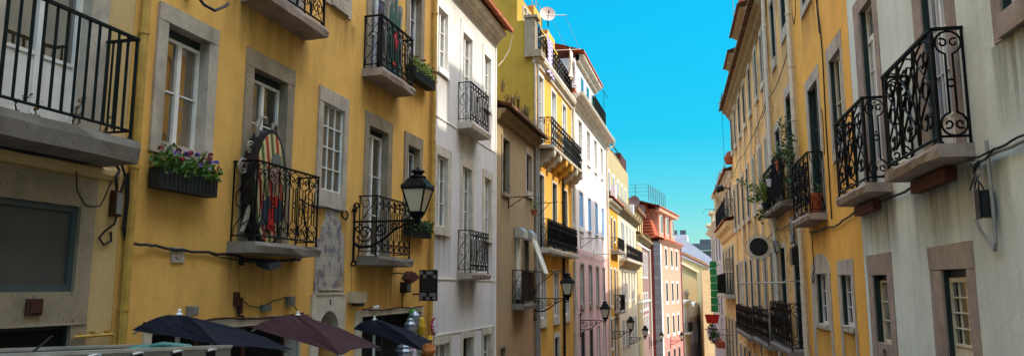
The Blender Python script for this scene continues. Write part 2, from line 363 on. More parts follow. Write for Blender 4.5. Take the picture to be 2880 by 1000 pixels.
def building(name, label, F, s0, s1, z1, mat, holes, depth=5., zlow=None, cat='building'):
    z0 = min(ground(s0), ground(s1)) - .3 if zlow is None else zlow
    B = thing(name, label, cat, F((s0 + s1) / 2, 0, z0))
    m = MB(); wall_sheet(m, F, s0 + .002, s1 - .002, z0, z1, holes); body(m, F, s0, s1, z0, z1, depth); m.build('wall', mat, B)
    return B
def eave_tiles(B, F, s0, s1, d1, z1, d0, z0, mat='tile', name='roof_tiles', pitch=.15, amp=.035, rows=5):
    """barrel-tiled slope from its lip (d1, z1) up to (d0, z0)"""
    m = MB(); n = max(6, int((s1 - s0) / pitch)) * 6
    for r in range(rows):
        t0, t1 = r / rows, (r + 1) / rows + .03
        ring = []
        for t, lift in ((t0, .022), (t1, 0)):
            row = []
            for k in range(n + 1):
                ph = 2 * math.pi * k / 6; a = s0 + (s1 - s0) * k / n
                d = d1 + (d0 - d1) * t; z = z1 + (z0 - z1) * t + amp * abs(math.cos(ph / 2)) ** .8 * (1 if (k // 3) % 2 else .9) + lift + .004 * math.sin(k * 1.7 + r * 3.1)
                row.append(F(a, d, z))
            ring.append(m.pts(row))
        for k in range(n): m.f.append((ring[0] + k, ring[0] + k + 1, ring[1] + k + 1, ring[1] + k))
        lip = m.pts([F(s0 + (s1 - s0) * k / n, d1 + (d0 - d1) * t0, z1 + (z0 - z1) * t0 - .012) for k in range(n + 1)])
        for k in range(n): m.f.append((lip + k, lip + k + 1, ring[0] + k + 1, ring[0] + k))
    b = m.pts([F(s0, d1, z1 - .012), F(s1, d1, z1 - .012), F(s1, d0, z0 - .05), F(s0, d0, z0 - .05)]); m.f.append((b, b + 1, b + 2, b + 3))
    return m.build(name, mat, B)
def cornice(B, F, s0, s1, prof, mat='cornice', name='cornice'):
    m = MB(); m.extr(F, s0, s1, [(-.05, prof[0][1])] + prof + [(-.05, prof[-1][1])]); return m.build(name, mat, B)
def pipe(B, F, a, z0, z1, r=.045, d=.07, mat='pipe_g', brackets=True):
    m = MB(); m.tube([F(a, d, z0), F(a, d, (z0 + z1) / 2), F(a, d, z1)], r, 8)
    z = z0 + .8
    while brackets and z < z1:
        m.tube([F(a, d, z), F(a, d, z + .04)], r * 1.25, 8); m.wb(F, a - .01, a + .01, 0, d, z, z + .03); z += 1.3
    return m.build('downpipe', mat, B, smooth=False)

# ------------------------------------------------------------------ ironwork
def arc(cx, cy, r, a0, a1, n=9): return [(cx + r * math.cos(R_(a0 + (a1 - a0) * k / n)), cy + r * math.sin(R_(a0 + (a1 - a0) * k / n))) for k in range(n + 1)]
def spiral(cx, cy, r0, r1, a0, turn, n=10): return [(cx + (r0 + (r1 - r0) * k / n) * math.cos(R_(a0 + turn * k / n)), cy + (r0 + (r1 - r0) * k / n) * math.sin(R_(a0 + turn * k / n))) for k in range(n + 1)]
def p_lyre(w, h):
    r = min(w * .46, h * .2); c = w / 2; o = []; g = r * .28
    t, b = h - r * 1.05, r * 1.05
    o.append([(c - g, h / 2), (c - g, t - r * .93)] + [(x, y) for x, y in arc(c, t, r, 253, -73, 14)] + [(c + g, t - r * .93), (c + g, h / 2)])
    o.append([(c - g, h / 2), (c - g, b + r * .93)] + [(x, y) for x, y in arc(c, b, r, 107, 433, 14)] + [(c + g, b + r * .93), (c + g, h / 2)])
    for y, sg in ((t, 1), (b, -1)):
        for q in (-1, 1): o.append([(c + q * (r * .45 + (px)), y + sg * py) for px, py in spiral(0, 0, r * .42, r * .12, 60, 330, 8)])
    o.append(arc(c, h / 2, g * 1.15, 0, 360, 8)); o.append([(0, 0), (0, h)])
    return o
def p_bold(w, h):
    o = []
    for q in (1, -1):
        f = lambda x: w / 2 + q * x * w
        o.append([(f(x), y * h) for x, y in ((-.45, .02), (-.42, .2), (-.1, .36), (.3, .5), (.42, .66), (.3, .84), (.08, .88), (-.02, .8), (.06, .73), (.14, .77))])
        o.append([(f(x), y * h) for x, y in ((.45, .98), (.4, .84), (.1, .7), (-.3, .52), (-.42, .34), (-.3, .16), (-.08, .12), (.02, .2), (-.06, .27), (-.14, .23))])
    o.append(arc(w / 2, h * .5, w * .16, 0, 360, 8)); o.append([(0, 0), (0, h)]); o.append([(w * .03, h * .9), (w * .5, h * .99), (w * .97, h * .9)])
    return o
def p_bars(w, h): return [[(0, 0), (0, h)]]
def p_vine(w, h):
    o = []; r = w * .42
    o.append([(w * x, h * y) for x, y in ((.06, 0), (.1, .12), (.5, .3), (.88, .5), (.8, .64), (.5, .7), (.3, .62), (.38, .54), (.52, .57))])
    o.append([(w * x, h * y) for x, y in ((.94, 1), (.9, .9), (.5, .74), (.12, .56), (.14, .42), (.4, .36), (.6, .43), (.5, .49))])
    o.append([(w * x, h * y) for x, y in ((.06, 1), (.1, .88), (.3, .8), (.6, .86), (.5, .95), (.36, .93))]); o.append([(w * x, h * y) for x, y in ((.94, 0), (.9, .1), (.7, .2), (.4, .13), (.5, .05), (.64, .07))])
    return o
PAT = {'lyre': p_lyre, 'bold': p_bold, 'bars': p_bars, 'vine': p_vine}
def fill(mb, at, width, h, pat, n, r, sides=4):
    w = width / n
    for k in range(n):
        for line in PAT[pat](w, h): mb.tube([at(k * w + x, y) for x, y in line], r * random.uniform(.9, 1.1), sides, cap=False)
def railing(B, F, s0, s1, z0, z1, d, pat='lyre', n=7, side='vine', r=.0075, mat='iron', rail=.018, ends=(True, True), gap=.07, nside=1, posts=True, flat=0, panel=None, part=None, name='railing', sidepanel=False):
    m = MB(); zb, zt = z0 + gap, z1 - rail * 1.2
    def rod(p, q, w): m.tube([p, q], w, 6)
    m.wb(F, s0 - .015, s1 + .015, d - rail, d + rail, z1 - rail * .9, z1 + rail * .4); rod(F(s0, d, zb), F(s1, d, zb), rail * .7)
    if posts:
        for a in (s0, s1): rod(F(a, d, z0 - .01), F(a, d, z1), rail * .85); m.lathe(*F(a, d, 0)[:2], [(rail * 1.6, z0 - .03), (rail * 1.9, z0), (rail * 1.2, z0 + .03)], 8)
    fill(m, lambda x, y: F(s0 + x, d, zb + y), s1 - s0, zt - zb, pat, n, r)
    for a, on in zip((s0, s1), ends):
        if not on: continue
        m.wb(F, a - rail * .8, a + rail * .8, .0, d - rail * 1.1, z1 - rail * .9, z1 + rail * .4); rod(F(a, .01, zb), F(a, d, zb), rail * .6); rod(F(a, .015, z0), F(a, .015, z1), rail * .6)
        fill(m, lambda x, y: F(a, .015 + x, zb + y), d - .03, zt - zb, side, nside, r * .9)
    if flat: m.wb(F, s0 + .03, s0 + .03 + flat, d - .008, d + .008, zb, zt); m.wb(F, s1 - .03 - flat, s1 - .03, d - .008, d + .008, zb, zt)
    o = m.build(name, mat, B)
    if panel:
        p = MB()
        for a, b in panel: p.wb(F, a, b, d - .05, d - .035, zb + .02, zt - .02)
        p.build('screen', part or 'darkpanel', o if B.parent is None else B)
    return o
def balcony(B, F, s0, s1, zt, th, dep, ztop, over=.05, slab='slab', j=.012, corb=False, **kw):
    m = MB(); n = max(3, int((s1 - s0) / .22)); xs = [s0 - over + (s1 - s0 + 2 * over) * k / n for k in range(n + 1)]
    D = dep + .05; prof = [(-.1, zt), (D, zt), (D + .012, zt - th * .35), (D - .01, zt - th), (-.1, zt - th * 1.12)]; rings = []
    for x in xs:
        rings.append(m.pts([F(x, d + (random.uniform(-j, j) if d > 0 else 0), z + random.uniform(-j, j) * .6) for d, z in prof]))
    for k in range(n):
        for q in range(5): m.f.append((rings[k] + q, rings[k] + (q + 1) % 5, rings[k + 1] + (q + 1) % 5, rings[k + 1] + q))
    m.f.append(tuple(rings[0] + q for q in range(5))); m.f.append(tuple(rings[-1] + q for q in reversed(range(5))))
    b = m.build('balcony', slab, B)
    railing(b, F, s0, s1, zt, ztop, dep, **kw)
    return b

# ------------------------------------------------------------------ plants
def leaves(mb, c, n, rad, size, up=.3):
    for _ in range(n):
        while True:
            p = Vector((random.uniform(-1, 1), random.uniform(-1, 1), random.uniform(-1, 1)))
            if p.length < 1: break
        q = Vector(c) + Vector((p.x * rad[0], p.y * rad[1], p.z * rad[2]))
        a = Vector((random.uniform(-1, 1), random.uniform(-1, 1), random.uniform(-.4, 1))).normalized(); b = a.orthogonal().normalized()
        l = size * random.uniform(.6, 1.3); w = l * .35
        mb.poly([q, q + a * l * .5 + b * w, q + a * l, q + a * l * .5 - b * w])
def blades(mb, c, n, h, spread, w=.014):
    for _ in range(n):
        an = random.uniform(0, 6.28); s_ = random.uniform(.2, 1) * spread; p = Vector(c) + Vector((random.uniform(-.04, .04), random.uniform(-.04, .04), 0)); hh = h * random.uniform(.6, 1.1)
        dx = Vector((math.cos(an), math.sin(an), 0)); sd = Vector((-dx.y, dx.x, 0)) * w
        a, b, t = p, p + dx * s_ * .4 + Vector((0, 0, hh * .7)), p + dx * s_ + Vector((0, 0, hh * random.uniform(.5, 1)))
        mb.poly([a - sd, a + sd, b + sd * .8, b - sd * .8]); mb.poly([b - sd * .8, b + sd * .8, t])
def blooms(mb, pts, r=.03):
    for p in pts:
        for k in range(7):
            a = random.uniform(0, 6.28); e = random.uniform(-.3, 1.2); v = Vector((math.cos(a) * math.cos(e), math.sin(a) * math.cos(e), math.sin(e))); o = v.orthogonal().normalized(); q = v.cross(o)
            c = Vector(p) + v * r * .6
            mb.poly([c + o * r * .6, c + q * r * .6, c - o * r * .6, c - q * r * .6])
def flower_box(label, F, s0, s1, z0, z1, d1, cols, ht=.2, group='window flower boxes', d0=.03, lf='leaf', dens=1.):
    t = thing('flower_box', label, 'flower box', F((s0 + s1) / 2, (d0 + d1) / 2, z0), group)
    m = MB(); e = .012
    m.wb(F, s0, s1, d0, d1, z0, z0 + .015); m.wb(F, s0, s1, d1 - e, d1, z0 + .015, z1); m.wb(F, s0, s1, d0, d0 + e, z0 + .015, z1)
    m.wb(F, s0, s0 + e, d0 + e, d1 - e, z0 + .015, z1); m.wb(F, s1 - e, s1, d0 + e, d1 - e, z0 + .015, z1); m.wb(F, s0 + e, s1 - e, d0 + e, d1 - e, z0 + .015, z1 - .03)
    for k in range(int((s1 - s0) / .06)): m.wb(F, s0 + .02 + k * .06, s0 + .032 + k * .06, d1, d1 + .006, z0 + .02, z1 - .02)
    m.build('trough', 'boxdark', t)
    g = MB(); n = int((s1 - s0) / .1)
    for k in range(n):
        a = s0 + (k + .5) * (s1 - s0) / n; h = ht * random.uniform(.55, 1.05)
        leaves(g, F(a, (d0 + d1) / 2 + .02, z1 + h * .4), int(65 * dens), (.11, .1, h * .62), .055)
        leaves(g, F(a, d1, z1 - .02), int(14 * dens), (.06, .07, .07), .05)
    g.build('foliage', lf, t)
    for nm, cnt in cols:
        f = MB(); blooms(f, [F(random.uniform(s0, s1), random.uniform(d0 + .03, d1 + .06), z1 + ht * random.uniform(.3, 1.)) for _ in range(cnt)], .036); f.build('blossoms', nm, t)
    return t
def pot_plant(label, loc, r, h, fol, group=None, kind='bush', ph=.3, potmat='terra', lf='leaf'):
    t = thing('potted_plant', label, 'potted plant', loc, group); x, y, z = loc
    m = MB(); m.lathe(x, y, [(r * .72, z), (r * .95, z + h * .8), (r * 1.06, z + h * .82), (r * 1.06, z + h), (r * .9, z + h), (r * .88, z + h * .9), (.001, z + h * .9)], 14); m.build('pot', potmat, t)
    g = MB()
    if kind == 'grass': blades(g, (x, y, z + h * .9), fol, ph, ph * .9)
    else: leaves(g, (x, y, z + h + ph * .4), fol, (r * 1.5, r * 1.5, ph * .55), .06)
    g.build('foliage', lf, t); return t
def vine(label, base, stems, lf='leafdk', size=.05, per=9, name='climbing_plant', cat='plant', lr=.05):
    t = thing(name, label, cat, base); m = MB(); g = MB()
    for st in stems:
        P = [Vector(p) for p in st]; Q = []
        for k in range(len(P) - 1):
            for q in range(5): Q.append(P[k].lerp(P[k + 1], q / 5) + Vector([random.uniform(-.015, .015) for _ in range(3)]))
        Q.append(P[-1]); m.tube(Q, [.008 * (1 - .6 * i / len(Q)) for i in range(len(Q))], 5)
        for i, p in enumerate(Q):
            if i > 2: leaves(g, p, per, (lr, lr, lr), size)
    m.build('stem', 'stem', t); g.build('foliage', lf, t); return t
def weeds(label, pts, h=.25, n=14, mat='leafdry'):
    g = MB()
    for p in pts: blades(g, p, n, h * random.uniform(.6, 1.3), h * .6, .013); leaves(g, (p[0], p[1], p[2] + h * .5), 5, (.06, .1, h * .4), .04)
    return tag(g.build('roof_weeds', mat), label, 'weeds')
def cable(label, P, r=.009, sag=True, mat='cable', n=5, name='cable'):
    m = MB(); Q = []
    for k in range(len(P) - 1):
        a, b = Vector(P[k]), Vector(P[k + 1]); l = (b - a).length; c = max(3, min(10, int(l / .12)))
        for q in range(c): Q.append(a.lerp(b, q / c) + Vector((0, 0, -.02 * l * math.sin(math.pi * q / c) + random.uniform(-.005, .005))))
    Q.append(Vector(P[-1])); m.tube(Q, r, n)
    return tag(m.build(name, mat), label, 'cable')

def mk(name, label, F, s0, s1, z1, mat, wins, depth=5., cat='building', group=None, zlow=None):
    holes = [(w['o'][0] + .02, w['o'][1] - .02, w['o'][2] + .02, w['o'][3] - .02) for w in wins]
    B = building(name, label, F, s0, s1, z1, mat, holes, depth, zlow, cat)
    sp = [(w['o'][0] - .02, w['o'][1] + .02, w['o'][2], min(.9, 1.1 * (w['o'][1] - w['o'][0]))) for w in wins if w['o'][2] > ground(s0) + .8]
    if sp and s1 < 48: stain(B, sp[:16] if s1 > 30 else sp)
    for w in wins:
        kw = {k: v for k, v in w.items() if k not in 'oi'}
        window(B, F, w['o'], w['i'], **kw)
    return B
def W(o, i, **kw): return dict(o=o, i=i, **kw)
def stain(B, spots, dirt='#3a2c1c', k=.75):
    """rain streaks running down the wall below sills and slabs: spots = (s0, s1, z, length)"""
    w = [c for c in B.children if c.name.split('.')[0] == 'wall'][0]
    m = w.data.materials[0].copy(); w.data.materials[0] = m; s = NT.__new__(NT); s.m = m; s.t = m.node_tree; s.b = s.t.nodes['Principled BSDF']
    s.tc = [n for n in s.t.nodes if n.type == 'TEX_COORD'][0]; src = s.b.inputs['Base Color'].links[0].from_socket
    sp = s.n('ShaderNodeSeparateXYZ'); s.l(s.tc.outputs['Object'], sp.inputs[0])
    def mr(v, a, b, c, d):
        x = s.n('ShaderNodeMapRange'); s.l(v, x.inputs[0])
        for i, q in enumerate((a, b, c, d)): x.inputs[i + 1].default_value = q
        return x.outputs[0]
    def mt(op, a, b):
        x = s.n('ShaderNodeMath', operation=op)
        for i, q in enumerate((a, b)):
            if hasattr(q, 'links'): s.l(q, x.inputs[i])
            else: x.inputs[i].default_value = q
        return x.outputs[0]
    wob = mt('MULTIPLY', s.noise(4, (1, 1, .2)), .16); yy = mt('ADD', sp.outputs[1], wob); tot = None
    for a, b, z, ln in spots:
        a, b, z = [(q - o) * S for q, o in ((a, B.location.y), (b, B.location.y), (z, B.location.z))]; ln *= S
        f = mt('MULTIPLY', mr(yy, a, a + .14, 0, 1), mr(yy, b + .08, b + .22, 1, 0)); g = mt('MULTIPLY', mr(sp.outputs[2], z - ln, z, 0, 1), mr(sp.outputs[2], z, z + .01, 1, 0))
        f = mt('MULTIPLY', f, g); tot = f if tot is None else mt('MAXIMUM', tot, f)
    st = s.ramp(s.noise(5, (1, 1, .06), detail=6, rough=.75), .36, .66)
    f = mt('MULTIPLY', mt('MULTIPLY', tot, mt('ADD', mt('MULTIPLY', st, .75), .25)), k)
    s.l(s.mix(f, src, lin(dirt)), s.b.inputs['Base Color'])
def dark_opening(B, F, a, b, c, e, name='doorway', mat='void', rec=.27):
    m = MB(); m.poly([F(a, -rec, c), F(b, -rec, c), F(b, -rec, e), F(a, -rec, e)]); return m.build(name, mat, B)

# ================================================================== ground
m = MB(); ys = [-60, -20] + list(range(-10, 130, 4)) + [200, 700]
for a, b in zip(ys[:-1], ys[1:]): m.poly([(-400, a, ground(a) - .16), (400, a, ground(a) - .16), (400, b, ground(b) - .16), (-400, b, ground(b) - .16)])
struct(m, 'ground', 'pave')
m = MB()
for a, b in zip(range(-30, 90, 4), range(-26, 94, 4)): m.poly([(-4.4, a, ground(a) - .1), (R(a, .9, 0)[0], a, ground(a) - .1), (R(b, .9, 0)[0], b, ground(b) - .1), (-4.4, b, ground(b) - .1)])
struct(m, 'road', 'asphalt')
for side in (0, 1):
    m = MB()
    for a, b in zip(range(-30, 66, 4), range(-26, 70, 4)):
        xa, xb = (-5.25, -4.4) if not side else (0, 0)
        f = (lambda y, q: -5.25 if q == 0 else -4.4) if not side else (lambda y, q: R(y, .9, 0)[0] if q == 0 else R(y, -.05, 0)[0])
        m.hexa([(f(a, 0), a, ground(a) - .3), (f(a, 1), a, ground(a) - .3), (f(b, 1), b, ground(b) - .3), (f(b, 0), b, ground(b) - .3), (f(a, 0), a, ground(a)), (f(a, 1), a, ground(a)), (f(b, 1), b, ground(b)), (f(b, 0), b, ground(b))])
    struct(m, 'pavement', 'pave')

# ================================================================== left 1: cream house
ws = [W((4.14, 5.33, 1.26, 4.0), (4.35, 5.14, 1.3, 3.7), leaves=2, rows=2, low=.52, rec=.12, gl='g_warm', st='stone', w=.05),
      W((3.5, 5.36, -.28, .93), (3.7, 5.2, -.03, .69), leaves=1, rows=1, rec=.05, gl='rollshut', fr='shutframe', st='stonedark', sill=False, w=.05),
      W((3.5, 5.36, -2.4, -.281), (3.72, 5.2, -2.4, -.3), leaves=2, rows=1, rec=.06, gl='void', fr='doordark', st='stonedark', w=.03)]
B = mk('townhouse', 'cream house with a green barred balcony and a grey shuttered window, nearest on the left', L, -9, 5.66, 13, 'cream', ws)
cornice(B, L, -9, 5.6, [(0, .95), (.02, .96), (.045, 1.0), (.045, 1.04), (0, 1.07)], 'cream', 'moulding')
balcony(B, L, 2.6, 5.33, 1.27, .19, .35, 2.19, n=26, pat='bars', side='bars', nside=4, r=.016, mat='irongreen', rail=.018, gap=.085, j=.007, over=.07)
pipe(B, L, 5.74, -2.3, 13, .04, .05, 'pipe_y')
m = MB(); m.wb(L, 4.74, 4.89, .026, .04, -.21, -.08); m.wb(L, 4.77, 4.86, .04, .05, -.19, -.1); tag(m.build('meter_cover', 'rust'), 'small rusty square cover plate below the grey shuttered window', 'cover plate')
m = MB(); m.lathe(*L(3.78, .02, 0)[:2], [(.02, .3), (.035, .32), (.035, .36), (.02, .38)], 10); m.wb(L, 3.765, 3.795, -.04, .02, .24, .3); m.build('handle', 'alu', [c for c in B.children if c.name.startswith('window')][1])
for k, (a, t_) in enumerate(((4.2, 'plain'), (4.42, 'printed'))):
    m = MB(); m.wb(L, a, a + .14, -.045, -.04, -.62, -.43); o = m.build('notice', 'paper')
    tag(o, ['cream paper notice on the dark door, left of another notice', 'cream paper notice with reddish lines, right of another notice'][k], 'notice')
    if k:
        m = MB()
        for q in range(5): m.wb(L, a + .02, a + .12, -.0399, -.0385, -.48 - q * .025, -.472 - q * .025)
        m.build('print_lines', 'redpanel', o)
t = thing('junction_box', 'grey cable box on the cream wall beside the ochre downpipe', 'cable box', L(5.56, .06, .62))
m = MB(); m.wb(L, 5.52, 5.61, .01, .07, .64, .87, .004); m.build('casing', 'rust', t)
m = MB(); m.wb(L, 5.53, 5.6, .072, .08, .66, .85); m.build('lid', 'plastic_grey', t)
m = MB(); m.tube([L(5.54, .06, .87), L(5.52, .06, .98), L(5.56, .05, 1.06), L(5.5, .04, 1.12)], .014, 6); m.tube([L(5.59, .06, .87), L(5.62, .07, 1.0), L(5.58, .05, 1.12)], .012, 6)
m.tube([L(5.56, .06, .64), L(5.55, .05, .57), L(5.47, .03, .5), L(5.42, .02, .44), L(5.48, .02, .38), L(5.56, .02, .42), L(5.55, .02, .5)], .01, 6); m.build('lead', 'cable', t)
cable('black cable hanging down the cream wall next to the ochre downpipe', [L(5.68, .03, 1.05), L(5.7, .04, .8), L(5.69, .03, .55), L(5.74, .03, .4)], .02)
cable('thin cable looped over the wall below the barred balcony', [L(5.1, .03, 1.06), L(5.13, .03, .82), L(5.24, .03, .7), L(5.4, .03, .72), L(5.5, .03, .95)], .006)
cable('dark cables bundled under the barred balcony slab', [L(3.4, .05, 1.08), L(4.2, .05, 1.07), L(4.9, .05, 1.06), L(5.4, .05, 1.09)], .014)
m = MB(); m.tube([L(5.2, .05, -.4), L(5.4, .05, -.4), L(5.62, .05, -.4), L(5.65, .05, -.43), L(5.65, .05, -2.2)], .013, 8)
for a in (5.28, 5.42, 5.58): m.wb(L, a, a + .012, 0, .055, -.415, -.365)
tag(m.build('gas_pipe', 'pipe_y'), 'ochre gas pipe bent along the foot of the cream house', 'pipe')
vine('dry weeds growing through the barred balcony of the cream house', L(4.4, .2, 1.27), [[L(a, .15, 1.27), L(a + random.uniform(-.05, .05), .17, 1.27 + h * .5), L(a + random.uniform(-.08, .08), .2, 1.27 + h)] for a, h in ((4.0, .3), (4.07, .2), (4.2, .12), (4.4, .2), (4.52, .15), (4.9, .3), (4.95, .2), (5.2, .15))], 'leafdry', .03, 2, 'dry_weeds', 'weeds', .03)

# ================================================================== left 2: ochre yellow house
ws = [W((5.95, 6.88, 1.31, 2.82), (6.1, 6.74, 1.42, 2.64), rows=2, gl='g_warm', top=.09, j=.006),
      W((7.42, 8.47, .49, 2.82), (7.57, 8.31, .52, 2.61), rows=3, gl='g_dark', top=.09, st='stonedark', low=.4),
      W((9.12, 10.0, 1.13, 2.81), (9.25, 9.87, 1.36, 2.6), leaves=1, rows=4, cols=3, gl='g_net', rec=.05, w=.02, fr='framewhite', sill=False),
      W((10.58, 11.62, .47, 2.79), (10.71, 11.45, .5, 2.58), rows=3, gl='g_warm', top=.09, st='stonedark'),
      W((12.16, 13.02, 1.2, 2.78), (12.31, 12.88, 1.32, 2.56), rows=2, gl='g_dark', top=.08, st='stonedark'),
      W((9.2, 9.98, 4.06, 5.7), (9.33, 9.86, 4.26, 5.5), rows=2, gl='g_dark'),
      W((6.95, 8.6, 3.43, 5.9), (7.15, 8.4, 3.47, 5.65), rows=3, gl='g_dark'),
      W((10.52, 11.72, 3.42, 5.9), (10.68, 11.56, 3.46, 5.65), rows=3, gl='g_lilac', st='stonedark'),
      W((12.1, 12.98, 4.0, 5.75), (12.26, 12.84, 4.15, 5.5), rows=3, gl='g_lilac', st='stonedark'),
      W((5.95, 6.88, 4.06, 5.7), (6.1, 6.74, 4.26, 5.5), rows=2),
      W((6.05, 8.88, -2.6, -.33), (6.15, 8.78, -2.6, -.425), leaves=3, rows=1, gl='void', fr='framebrown', rec=.2, st='stonepale', sill=False),
      W((10.44, 13.16, -3.1, -.33), (10.64, 13.1, -3.1, -.425), leaves=2, rows=1, gl='void', fr='framedark', rec=.25, st='stonepale', sill=False),
      ]
arch_hole = (9.33, 9.88, -2.6, -.31)
holes = [(w['o'][0] + .02, w['o'][1] - .02, w['o'][2] + .02, w['o'][3] - .02) for w in ws] + [arch_hole]
B = building('townhouse', 'ochre yellow house with stone window frames, flower boxes and a painted figure on its balcony', L, 5.66, 13.5, 14, 'yellow', holes, cat='building')
stain(B, [(w['o'][0], w['o'][1], w['o'][2], .8) for w in ws if w['o'][2] > -1] + [(7.2, 8.75, .4, .9), (10.4, 11.9, .36, .8), (7.2, 8.75, 3.3, .7), (10.4, 11.85, 3.3, .7), (9.15, 10.1, 4.0, .6)])
for w in ws: window(B, L, w['o'], w['i'], **{k: v for k, v in w.items() if k not in 'oi'})
BAL = [balcony(B, L, 7.3, 8.66, .515, .115, .31, 1.43, n=6, pat='lyre', side='vine', r=.008, rail=.015),
       balcony(B, L, 10.47, 11.78, .49, .13, .3, 1.41, n=6, pat='lyre', r=.0075, rail=.014),
       balcony(B, L, 7.3, 8.64, 3.43, .11, .31, 4.3, n=4, pat='bold', r=.008, slab='stonepink'),
       balcony(B, L, 10.47, 11.74, 3.43, .125, .3, 4.3, n=6, pat='lyre', r=.008, slab='stonepink', panel=[(10.47, 10.6)])]
pipe(B, L, 13.42, -3.2, 14, .05, .07, 'pipe_y')
# arched niche below the tiles
m = MB(); n = 14; A = [(9.605 + .275 * math.cos(math.pi * k / n), -.585 + .275 * math.sin(math.pi * k / n)) for k in range(n + 1)]
for k in range(n):
    (a, z), (b, y) = A[k], A[k + 1]; m.poly([L(a, .03, z), L(b, .03, y), L(b, .03, -.08), L(a, .03, -.08)]); m.poly([L(a, .03, z), L(b, .03, y), L(b, -.25, y), L(a, -.25, z)])
m.wb(L, 9.12, 9.33, -.25, .03, -2.6, -.08, .004); m.wb(L, 9.88, 10.07, -.25, .03, -2.6, -.08, .004); m.build('arch_surround', 'stonepale', B)
dark_opening(B, L, 9.33, 9.88, -2.6, -.3)
m = MB(); m.prism(L, [(9.17, -.075), (10.02, -.075), (10.0, .62), (9.97, .78), (9.9, .8), (9.88, .95), (9.8, 1.0), (9.76, 1.1), (9.42, 1.1), (9.4, .92), (9.33, .86), (9.3, .7), (9.2, .66)], .002, .02)
tp = tag(m.build('tile_panel', 'azulejo'), 'worn blue and white tile panel above the arched doorway', 'tile panel')
m = MB(); m.wb(L, 9.2, 10.0, .021, .045, -.085, -.06); m.wb(L, 9.28, 9.92, .021, .04, -.02, 0); m.build('ledge', 'stonepale', tp)
def text_mesh(txt, size, loc, F, mat, parent=None, d=.032):
    cu = bpy.data.curves.new('t', 'FONT'); cu.body = txt; cu.size = size; cu.extrude = .004; cu.align_x = 'CENTER'
    o = bpy.data.objects.new('t', cu); C.objects.link(o); dg = bpy.context.evaluated_depsgraph_get(); dg.update()
    me = bpy.data.meshes.new_from_object(o.evaluated_get(dg)); bpy.data.objects.remove(o)
    mb = MB(); s, z = loc; sg = 1 if F.side > 0 else -1
    mb.v = [F(s + sg * v.co.x, d + v.co.z, z + v.co.y) for v in me.vertices]; mb.f = [tuple(p.vertices) for p in me.polygons]
    return mb.build('number', mat, parent)
text_mesh('3', .1, (9.605, -.22), L, 'digits', B, .035)
# painted board figure standing on the lower balcony
t = thing('painted_board', 'tall oval striped board painted with a bust, standing on the yellow house balcony', 'painted board', L(7.62, .15, .53))
ov = lambda rx, rz, cx, cz, n=28: [(cx + rx * math.cos(2 * math.pi * k / n), cz + rz * math.sin(2 * math.pi * k / n)) for k in range(n)]
m = MB(); m.prism(L, ov(.36, .7, 7.72, 1.17), .06, .21); m.wb(L, 7.5, 7.56, .1, .16, .5, .7); m.wb(L, 7.86, 7.92, .1, .16, .5, .7); m.build('board', 'boardrim', t)
m = MB(); m.prism(L, ov(.31, .65, 7.72, 1.17), .211, .219); m.build('striped_face', 'boardstripe', t)
m = MB(); m.prism(L, ov(.115, .17, 7.8, 1.34), .22, .232); m.prism(L, [(7.74, 1.08), (7.84, 1.08), (7.83, 1.24), (7.76, 1.24)], .22, .229); m.build('painted_head', 'skin', t)
m = MB(); m.prism(L, [(7.7, 1.4), (7.69, 1.52), (7.77, 1.6), (7.88, 1.57), (7.91, 1.42), (7.85, 1.47), (7.76, 1.46)], .2325, .24); m.wb(L, 7.75, 7.8, .2325, .236, 1.26, 1.275); m.build('painted_hair', 'greyhair', t)
m = MB(); m.prism(L, [(7.52, .72), (7.98, .8), (7.97, 1.02), (7.86, 1.1), (7.72, 1.09), (7.58, 1.0)], .22, .228); m.build('painted_coat', 'bluepaint', t)
m = MB(); m.prism(L, [(7.72, .95), (7.84, .95), (7.88, 1.08), (7.7, 1.08)], .2285, .236); m.prism(L, [(7.66, .66), (7.78, .66), (7.8, .93), (7.7, .93)], .2285, .236); m.build('painted_scarf', 'flagred', t)
m = MB()
for a, z, q in ((7.55, 1.87, 1), (7.92, 1.83, -1)):
    m = MB(); m.tube([L(a - q * .02, .13, z - .12), L(a - q * .03, .13, z), L(a + q * .02, .14, z + .12), L(a + q * .1, .15, z + .13), L(a + q * .12, .15, z + .06)], [.022, .03, .03, .026, .018], 8); m.build('scrolled_ornament', 'gold_p', t)
for a, z, r in ((7.3, 1.36, .1), (7.42, 1.6, .08)):
    m = MB(); m.tube([L(a + x, .12, z + y) for x, y in spiral(0, 0, r, r * .25, 30, 640, 22)], .014, 6); m.build('scrolled_ornament', 'gold_p', t)
m = MB(); m.tube([L(7.3, .15, .62), L(7.36, .16, .8), L(7.42, .16, 1.0)], [.025, .03, .02], 8); m.build('scrolled_ornament', 'gold_p', t)
# second cut-out on the upper balcony
t = thing('cutout_figure', 'green painted cut-out ornament standing on the upper yellow house balcony', 'painted board', L(11.3, .12, 3.45))
m = MB(); o1 = [(11.0, 3.5), (11.7, 3.5), (11.74, 4.2), (11.66, 4.5), (11.72, 4.86), (11.62, 4.9), (11.54, 4.6), (11.5, 4.7), (11.46, 5.05), (11.38, 5.1), (11.34, 4.75), (11.28, 4.7), (11.2, 4.95), (11.1, 4.85), (11.06, 4.5), (11.0, 4.2)]
m.prism(L, o1, .06, .12); m.build('cutout_rim', 'gold_p', t)
m = MB(); m.prism(L, [(11.37 + (a - 11.37) * .74, 4.1 + (z - 4.1) * .86) for a, z in o1], .121, .128); m.build('painted_body', 'greenp', t)
m = MB(); m.prism(L, ov(.09, .16, 11.42, 4.2), .129, .137); m.prism(L, ov(.07, .06, 11.36, 3.75), .129, .137); m.build('painted_spot', 'flagred', t)
flower_box('planter with red and violet flowers under the nearest yellow house window', L, 5.95, 6.82, .95, 1.15, .16, [('red', 16), ('violet', 12), ('petwhite', 5)], .22, lf='leaf')
